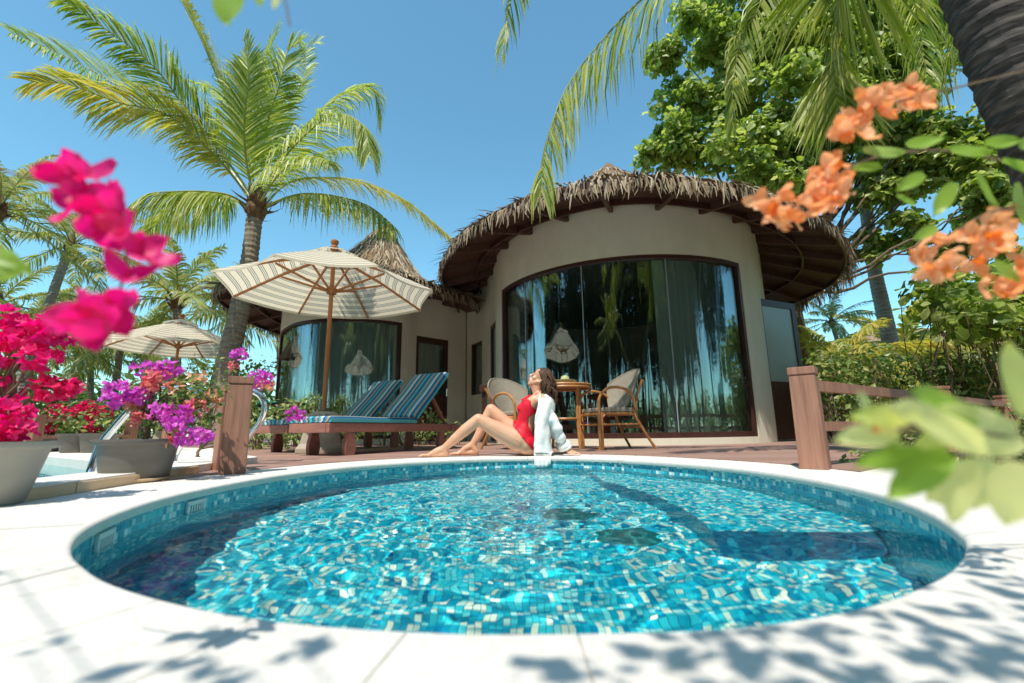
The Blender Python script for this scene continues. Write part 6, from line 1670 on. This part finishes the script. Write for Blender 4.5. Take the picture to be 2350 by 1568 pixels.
# hair: a cap over the skull and wavy locks hanging down behind
rh = random.Random(41); mb = MB()
cap = []; nu, nv = 22, 12
for j in range(nv + 1):
    for i in range(nu):
        th_ = PI * 0.60 * j / nv; ph = 2 * PI * i / nu
        ax = (u2 * math.cos(th_) + (f2 * math.cos(ph) + s2 * math.sin(ph)) * math.sin(th_))
        # tilt the cap backwards so the face stays free
        ax = Matrix.Rotation(R(-38), 3, s2) @ ax if (Matrix.Rotation(R(-38), 3, s2) @ u2).dot(f2) < 0 else Matrix.Rotation(R(38), 3, s2) @ ax
        c = H_(-.004, .030); rr = .084 + .003 * math.sin(ph * 9 + j)
        p = c + V((ax.x * rr * 1.06, ax.y * rr * .99, ax.z * rr)); cap.append(p)
mb.add(cap, [(j * nu + i, j * nu + (i + 1) % nu, (j + 1) * nu + (i + 1) % nu, (j + 1) * nu + i) for j in range(nv) for i in range(nu)])
back = Matrix.Rotation(R(-38), 3, s2) @ u2
if back.dot(f2) > 0: back = Matrix.Rotation(R(38), 3, s2) @ u2
for k in range(150):
    a = rh.uniform(0, 2 * PI); t_ = rh.uniform(.15, 1.05)
    e1 = s2; e2 = back.cross(s2).normalized()
    ax = (back * math.cos(t_ * 1.7) + (e1 * math.cos(a) + e2 * math.sin(a)) * math.sin(t_ * 1.7)).normalized()
    if ax.dot(f2) > .25 and ax.dot(u2) < .75: continue
    p0 = H_(-.004, .030) + ax * .083
    if p0.z < H_(0, -.02).z - .03: continue
    out_ = V((.6 + rh.uniform(-.2, .5), ax.y * 1.3 + rh.uniform(-.25, .25), 0))
    L_ = rh.uniform(.16, .27); n_ = 12; pts = []; ph = rh.uniform(0, 6); fr_q = rh.uniform(30, 48)
    drop = max(0.02, p0.z - (D(1260, 925, YM).z + rh.uniform(-.02, .05)))
    endx = D(rh.uniform(1240, 1276), 915, YM).x
    for i in range(n_ + 1):
        t = i / n_
        x = p0.x + (endx - p0.x) * (1 - (1 - t) ** 1.8) + ax.x * .02 * math.sin(PI * t)
        y = p0.y + (ax.y * .035 + .006 * math.sin(ph + t * 7)) * math.sin(PI * min(1, t * .8)); y = YM + (y - YM) * (1 + .12 * t)
        z = p0.z - drop * t ** 1.35 + ax.z * .015 * math.sin(PI * min(1, t * 2))
        w_ = .009 * min(1, t * 2.2)
        pts.append(V((x + w_ * math.sin(ph + t * 13), y + w_ * math.cos(ph * 1.3 + t * 12), z)))
    mb.tube(pts, [.0065 * (1 - .75 * (i / n_) ** 2) + .001 for i in range(n_ + 1)], 6, flat=.7)
for k in range(26):   # curls below the ear, in front of the shoulder
    p0 = H_(-.03 + rh.uniform(-.02, .015), -.01, .072); pts = []; ph = rh.uniform(0, 6); l = rh.uniform(.07, .12)
    for i in range(9):
        t = i / 8; pts.append(p0 + V((.010 * math.sin(ph + t * 9) + (-.012 + .03 * rh.random()) * t, -.012 * t + .010 * math.cos(ph + t * 9), -l * t)))
    mb.tube(pts, [.0055 * (1 - .7 * i / 8) for i in range(9)], 6)
put('hair', mb, M['hair'], woman, smooth=True)
# open white shirt: C-shaped rows round the back, a flap over the pool edge, sleeves
def shirt_noise(p, k=1.0):
    return V((noise.noise(p * 14 + V((3, 0, 0))), noise.noise(p * 14 + V((0, 7, 0))) , noise.noise(p * 11))) * .008 * k + V((noise.noise(p * 38), noise.noise(p * 38 + V((5, 5, 5))), 0)) * .0035 * k
rows = [ # y, front px, back px, near Y, far Y
 (902, 1240, 1256, YM - .06, YM + .07), (908, 1238, 1263, YM - .135, YM + .13), (918, 1236, 1270, YM - .185, YM + .19), (935, 1233, 1272, YM - .20, YM + .20), (955, 1228, 1268, YM - .20, YM + .19), (980, 1227, 1264, YM - .20, YM + .18), (1005, 1226, 1263, YM - .205, YM + .18), (1028, 1226, 1266, YM - .205, YM + .18), (1040, 1226, 1270, YM - .205, YM + .18)]
mb = MB(); vs = []; NU = 40
for j, (y, xf, xb, yn, yf) in enumerate(cr([V((a, b, c)) for a, b, c, *_ in rows], 4)) if False else enumerate(rows):
    xm = (xf + xb) / 2
    loop = [D(xf, y, yn), D(xm, y, yn - .015), D(xb - 4, y, yn + .02), D(xb, y, (yn + yf) / 2), D(xb - 4, y, yf - .02), D(xm, y, yf + .01), D(xf, y, yf)]
    lp_ = resample(cr(loop, 8), .01); L_ = len(lp_) - 1
    for i in range(NU + 1):
        fi = i / NU * L_; k = min(int(fi), L_ - 1); p = lp_[k].lerp(lp_[k + 1], fi - k); vs.append(p)
# refine rows
rows_v = [vs[j * (NU + 1):(j + 1) * (NU + 1)] for j in range(len(rows))]
cols = [cr([rows_v[j][i] for j in range(len(rows))], 5) for i in range(NU + 1)]
nr = len(cols[0]); vs = []
for j in range(nr):
    for i in range(NU + 1):
        p = cols[i][j]; q = p + shirt_noise(p, min(1, j / 5)) + V((0, -1 if p.y < YM else 1, 0)) * .006 * math.sin(i * 1.1 + j * .15) * min(1, j / 12); q.z = max(q.z, .006); vs.append(q)
mb.add(vs, [(j * (NU + 1) + i, j * (NU + 1) + i + 1, (j + 1) * (NU + 1) + i + 1, (j + 1) * (NU + 1) + i) for j in range(nr - 1) for i in range(NU)])
# flap hanging over the coping
gx0, gx1 = D(1225, 1040, YM - .2).x, D(1266, 1040, YM - .2).x
ye = min((p for p in inner), key=lambda p: abs(p.x - (gx0 + gx1) / 2) + (0 if p.y > pc.y else 9)).y
fl_ = [(YM - .20, .03), (YM - .205, .012), (ye + .03, .006), (ye - .006, .004), (ye - .016, -.012), (ye - .018, -.035), (ye - .016, -.058), (ye - .018, -.080)]
vs = []; n_ = 14
for j, (y, z) in enumerate(fl_):
    for i in range(n_ + 1):
        u = i / n_; wdt = 1 - .10 * (j / 7) if u > .5 else 1; x = gx0 + (gx1 - gx0) * u * wdt
        zz = z + (.02 * max(0, u - .7) / .3 * (1 if j > 5 else 0)); vs.append(V((x, y - .004 * (1 + math.sin(i * 1.7 + j * .3)), zz)))
mb.add(vs, [(j * (n_ + 1) + i, j * (n_ + 1) + i + 1, (j + 1) * (n_ + 1) + i + 1, (j + 1) * (n_ + 1) + i) for j in range(7) for i in range(n_)])
sh_ = put('shirt', mb, M['shirt'], woman, smooth=False); sh_.data.shade_smooth()
s_ = sh_.modifiers.new('thick', 'SOLIDIFY'); s_.thickness = .003
def sleeve(sh, el, wr, side):
    path = resample(cr([sh + V((-.004, 0, .012)), sh.lerp(el, .5) + V((.004, 0, 0)), el + V((.010, 0, -.004)), el.lerp(wr, .5) + V((.004, 0, -.006)), wr + V((0, 0, .012))], 8), .012)
    mb = MB(); n_ = len(path); NN = 22; vs = []
    ref = V((0, 1, 0))
    for i, p in enumerate(path):
        t = i / (n_ - 1); T_ = (path[min(i + 1, n_ - 1)] - path[max(i - 1, 0)]).normalized(); a = (ref - T_ * ref.dot(T_)).normalized(); b = T_.cross(a)
        r0 = .046 - .005 * t + .004 * math.sin(t * 34) * (t > .2) + (.010 if t > .9 else 0) - (.012 if .84 < t < .9 else 0)
        if t < .12: r0 = .044 + t * .015
        for k in range(NN):
            an = 2 * PI * k / NN; d = a * math.cos(an) + b * math.sin(an)
            q = p + d * (r0 + .007 * noise.noise(p * 30 + d * 1.5)) ; q.z = max(q.z, .006); vs.append(q)
    mb.add(vs, [(i * NN + k, i * NN + (k + 1) % NN, (i + 1) * NN + (k + 1) % NN, (i + 1) * NN + k) for i in range(n_ - 1) for k in range(NN)])
    mb.add([vs[k] for k in range(NN)], [tuple(range(NN - 1, -1, -1))])
    o = put('sleeve', mb, M['shirt'], woman); o.data.shade_smooth()
    c = wr + V((.001, 0, .010)); T_ = (wr - el).normalized(); mb = MB(); ref = T_.orthogonal().normalized(); b = T_.cross(ref)
    mb.tube([c + (ref * math.cos(a) + b * math.sin(a)) * (.044 + .004 * math.sin(a * 3)) for a in [2 * PI * k / 20 for k in range(21)]], .013, 8); put('cuff', mb, M['shirt'], woman, smooth=True)
sleeve(shN, eN, wN, -1); sleeve(shF, eF, wF, 1)
# ================================================================ SPRAYS CLOSE TO THE CAMERA (out of focus)
def petal(mb, base, d, nrm, L, Wd, rnd, mi=0, cupv=0.25, wav=0.12, n=6):
    d = d.normalized(); sd_ = d.cross(nrm).normalized(); n_ = sd_.cross(d).normalized(); vs = []
    ph = rnd.uniform(0, 6)
    for j in range(n + 1):
        t = j / n; wd = Wd * math.sin(PI * min(1, t * 0.93 + 0.07)) ** 0.62 * (1 - 0.25 * t)
        for i in range(-2, 3):
            u = i / 2
            vs.append(base + d * L * t + sd_ * wd * .5 * u + n_ * (L * cupv * (t * t * .6 + u * u * .25) + L * wav * math.sin(t * 5 + u * 2.5 + ph) * t))
    mb.add(vs, [(j * 5 + i, j * 5 + i + 1, (j + 1) * 5 + i + 1, (j + 1) * 5 + i) for j in range(n) for i in range(4)], mi)
def flower(mb, c, size, rnd, mi=0, view=None):
    ax = V((rnd.uniform(-.8, .8), -rnd.uniform(.2, 1), rnd.uniform(-.6, .6))).normalized(); o = ax.orthogonal().normalized(); a0_ = rnd.uniform(0, 6)
    for k in range(3):
        q = Matrix.Rotation(a0_ + k * 2.094, 3, ax) @ o
        petal(mb, c, q + ax * .45, ax, size, size * .85, rnd, mi)
rn = random.Random(77)
# magenta spray, upper left
sp = [(150,400,.40),(205,405,.41),(180,470,.40),(235,480,.40),(270,450,.41),(225,530,.40),(285,530,.40),(320,580,.41),(290,640,.40),(340,600,.42),(255,700,.39),(215,725,.38),(250,770,.385),(190,740,.385)]
t = thing('bougainvillea_spray', 'blurred magenta bougainvillea spray hanging close in front at the left', 'flower spray', tuple(D(230, 500, .4)))
for k, (x, y, Y) in enumerate(sp):
    mb = MB(); flower(mb, D(x, y, Y), 0.028 * (1.1 if y > 680 else 1), rn); put('flower', mb, M['magenta'], t, smooth=True)
mb = MB(); mb.tube(cr([D(-250, 250, .45), D(-20, 380, .44), D(150, 430, .42), D(230, 500, .42), D(290, 590, .42), D(250, 740, .41)], 6), 0.0012, 6); put('stem', mb, M['twig'], t)
# orange sprays, upper right
t = thing('bougainvillea_spray', 'blurred orange bougainvillea spray reaching in close from the right', 'flower spray', tuple(D(2100, 400, .6)))
og = []
for (x0, y0, x1, y1, n, w_) in [(1900, 300, 2120, 215, 26, 32), (1790, 490, 1930, 420, 22, 38), (1900, 440, 1930, 365, 7, 22), (1770, 470, 1830, 520, 7, 16), (2110, 560, 2220, 580, 13, 34), (2130, 620, 2150, 640, 4, 20), (2230, 540, 2350, 560, 12, 50), (2270, 640, 2350, 640, 10, 26), (2290, 460, 2350, 520, 8, 30), (2170, 470, 2290, 440, 10, 28)]:
    for k in range(n):
        s_ = rn.random(); og.append((x0 + (x1 - x0) * s_ + rn.gauss(0, w_ * .55), y0 + (y1 - y0) * s_ + rn.gauss(0, w_ * .6), .58 + rn.uniform(-.04, .04)))
for k, (x, y, Y) in enumerate(og):
    mb = MB(); flower(mb, D(x, y, Y), 0.021, rn); put('flower', mb, M['orange'], t, smooth=True)
    if k > 98: break
def nearleaf(t, x, y, Y, ang, L, W_, m_='leafnear', tilt=0.4):
    p = D(x, y, Y); a = R(ang); d = cR * math.cos(a) - cU * math.sin(a) + cF * rn.uniform(-.12, .12); nn = (-cF + cU * tilt + cR * rn.uniform(-.4, .4)).normalized()
    mb = MB(); petal(mb, p, d, nn, L, W_, rn, 0, .12, .05, 8); put('leaf', mb, M[m_], t, smooth=True)
for x, y, a, L in [(1980,345,10,.05),(2080,335,-10,.05),(2180,345,5,.055),(2260,330,-5,.05),(2300,370,20,.06),(2120,400,150,.045),(2190,420,120,.05),(2240,400,60,.05),(2330,420,80,.06),(2290,500,100,.05),(2020,380,170,.04),(2340,340,-30,.05),(2280,600,40,.04),(2150,520,150,.035),(2100,470,200,.03)]:
    nearleaf(t, x, y, .55 + rn.uniform(-.03, .03), a, L, L * .45)
mb = MB(); mb.tube(cr([D(2500, 420, .6), D(2330, 375, .58), D(2150, 345, .58), D(1980, 370, .59), D(1900, 440, .6)], 6), .0018, 6); mb.tube(cr([D(2480, 500, .6), D(2300, 480, .58), D(2150, 560, .58)], 6), .0016, 6); mb.tube(cr([D(2400, 150, .6), D(2200, 200, .58), D(2000, 250, .58), D(1900, 300, .58)], 6), .0014, 6); put('stem', mb, M['twig'], t)
# pale green leaves, lower right
t = thing('leafy_branch', 'blurred pale green leafy branch close in front at the lower right', 'leafy branch', tuple(D(2200, 1020, .34)))
for x, y, a, L, W_, m_ in [(2340,1000,185,.075,.042,'leafpale'),(2260,1020,200,.065,.03,'leafpale'),(2100,950,175,.045,.018,'leafpale'),(2180,1040,150,.055,.022,'leafnear'),(2150,990,120,.05,.02,'leafpale'),(2060,990,170,.042,.018,'leafpale'),(2230,1060,110,.04,.02,'leafpale'),(2120,1040,170,.05,.018,'leafnear'),(2350,950,250,.05,.03,'leafpale'),(2300,1080,160,.06,.034,'leafpale'),(2060,1010,105,.022,.012,'leafnear'),(2000,960,240,.02,.010,'leafpale'),(2240,960,200,.05,.026,'leafnear'),(2340,1060,100,.04,.03,'leafpale')]:
    nearleaf(t, x, y, .30 + rn.uniform(-.02, .02), a, L, W_, m_, .6)
mb = MB(); mb.tube(cr([D(2500, 1080, .32), D(2330, 1010, .31), D(2180, 990, .31), D(2020, 985, .31)], 6), .0014, 6); put('stem', mb, M['twig'], t)
mb = MB(); flower(mb, D(2000, 975, .31), 0.012, rn); put('flower', mb, M['orange'], t, smooth=True)
# small leaves at the top edge and at the left edge
t = thing('leafy_branch', 'blurred green leaf and pale bud hanging in at the top edge', 'leafy branch', tuple(D(540, 0, .35)))
nearleaf(t, 522, -45, .35, 80, .050, .038, 'leafnear', .2)
nearleaf(t, 590, -30, .36, 80, .022, .012, 'leafnear', .2); nearleaf(t, 640, -20, .36, 100, .020, .012, 'leafpale', .2); nearleaf(t, 600, -40, .37, 40, .03, .012, 'leafpale', .2)
mb = MB(); mb.tube(cr([D(450, -120, .36), D(560, -50, .36), D(640, -30, .36), D(665, 60, .365)], 5), .001, 6); put('stem', mb, M['twig'], t)
t = thing('leafy_branch', 'blurred yellow green leaves entering at the left edge', 'leafy branch', tuple(D(10, 600, .36)))
for x, y, a, L in [(-30, 600, 15, .038), (-20, 570, 35, .034), (-30, 640, -5, .030), (40, 610, 30, .016)]: nearleaf(t, x, y, .36, a, L, L * .5, 'leafnear', .6)
mb = MB(); mb.tube(cr([D(-120, 560, .37), D(-20, 600, .365), D(50, 625, .365)], 5), .001, 6); put('stem', mb, M['twig'], t)
# bougainvillea bush behind and above the viewer: it throws the leaf shadows on the white paving
r_ = random.Random(99)
t = thing('overhanging_shrub', 'overhanging shrub out of view that casts leaf shadows on the paving', 'shrub', (0, -1.6, -0.1))
mbw = MB(); mbl = MB(); root = V((0.9, -2.0, -0.1)); hubp = V((0.7, -1.3, 1.2)); branch(mbw, root, hubp, .04, .02, r_, .05)
SL = 1 / math.tan(R(SUN_EL)); sh = V((-math.sin(R(SUN_AZ)) * SL, -math.cos(R(SUN_AZ)) * SL, 1))
for (x, y), h, sz, n in [((440,1465),.55,.035,6),((560,1530),.6,.04,9),((700,1500),.6,.05,10),((20,1310),.5,.04,7),((70,1500),.6,.06,10),((1300,1560),.9,.05,8),
        ((1560,1530),.9,.07,16),((1680,1540),1.0,.09,22),((1600,1470),.9,.05,8),((1750,1480),.9,.07,16),((1850,1500),1.0,.09,22),((1960,1540),1.0,.12,30),((2050,1470),1.0,.09,18),((1900,1440),1.0,.07,12),((2150,1500),1.1,.12,30),((2260,1460),1.1,.12,30),((2300,1540),1.1,.14,40),((2200,1380),1.1,.09,18),((2080,1390),1.0,.07,12),((2330,1360),1.1,.12,26),((2260,1330),1.1,.06,10),((1420,1560),.9,.05,8),((2340,1270),1.2,.08,14),((260,1550),.6,.04,6),((1240,1580),.9,.05,8)]:
    g = G(x, y); h = max(h, 1.35 + .25 * r_.random()); c = g + sh * h
    v1 = hubp.lerp(c, .55) + V((0, 0, .15)); branch(mbw, hubp, v1, .004, .0025, r_, .05, 4); branch(mbw, v1, c, .0025, .0012, r_, .08, 4)
    clump(mbl, c, sz * 1.1, int(n * .55), .045, r_, .5, .5, .6)
put('stem', mbw, M['twig'], t); put('foliage', mbl, M['leafA'], t)
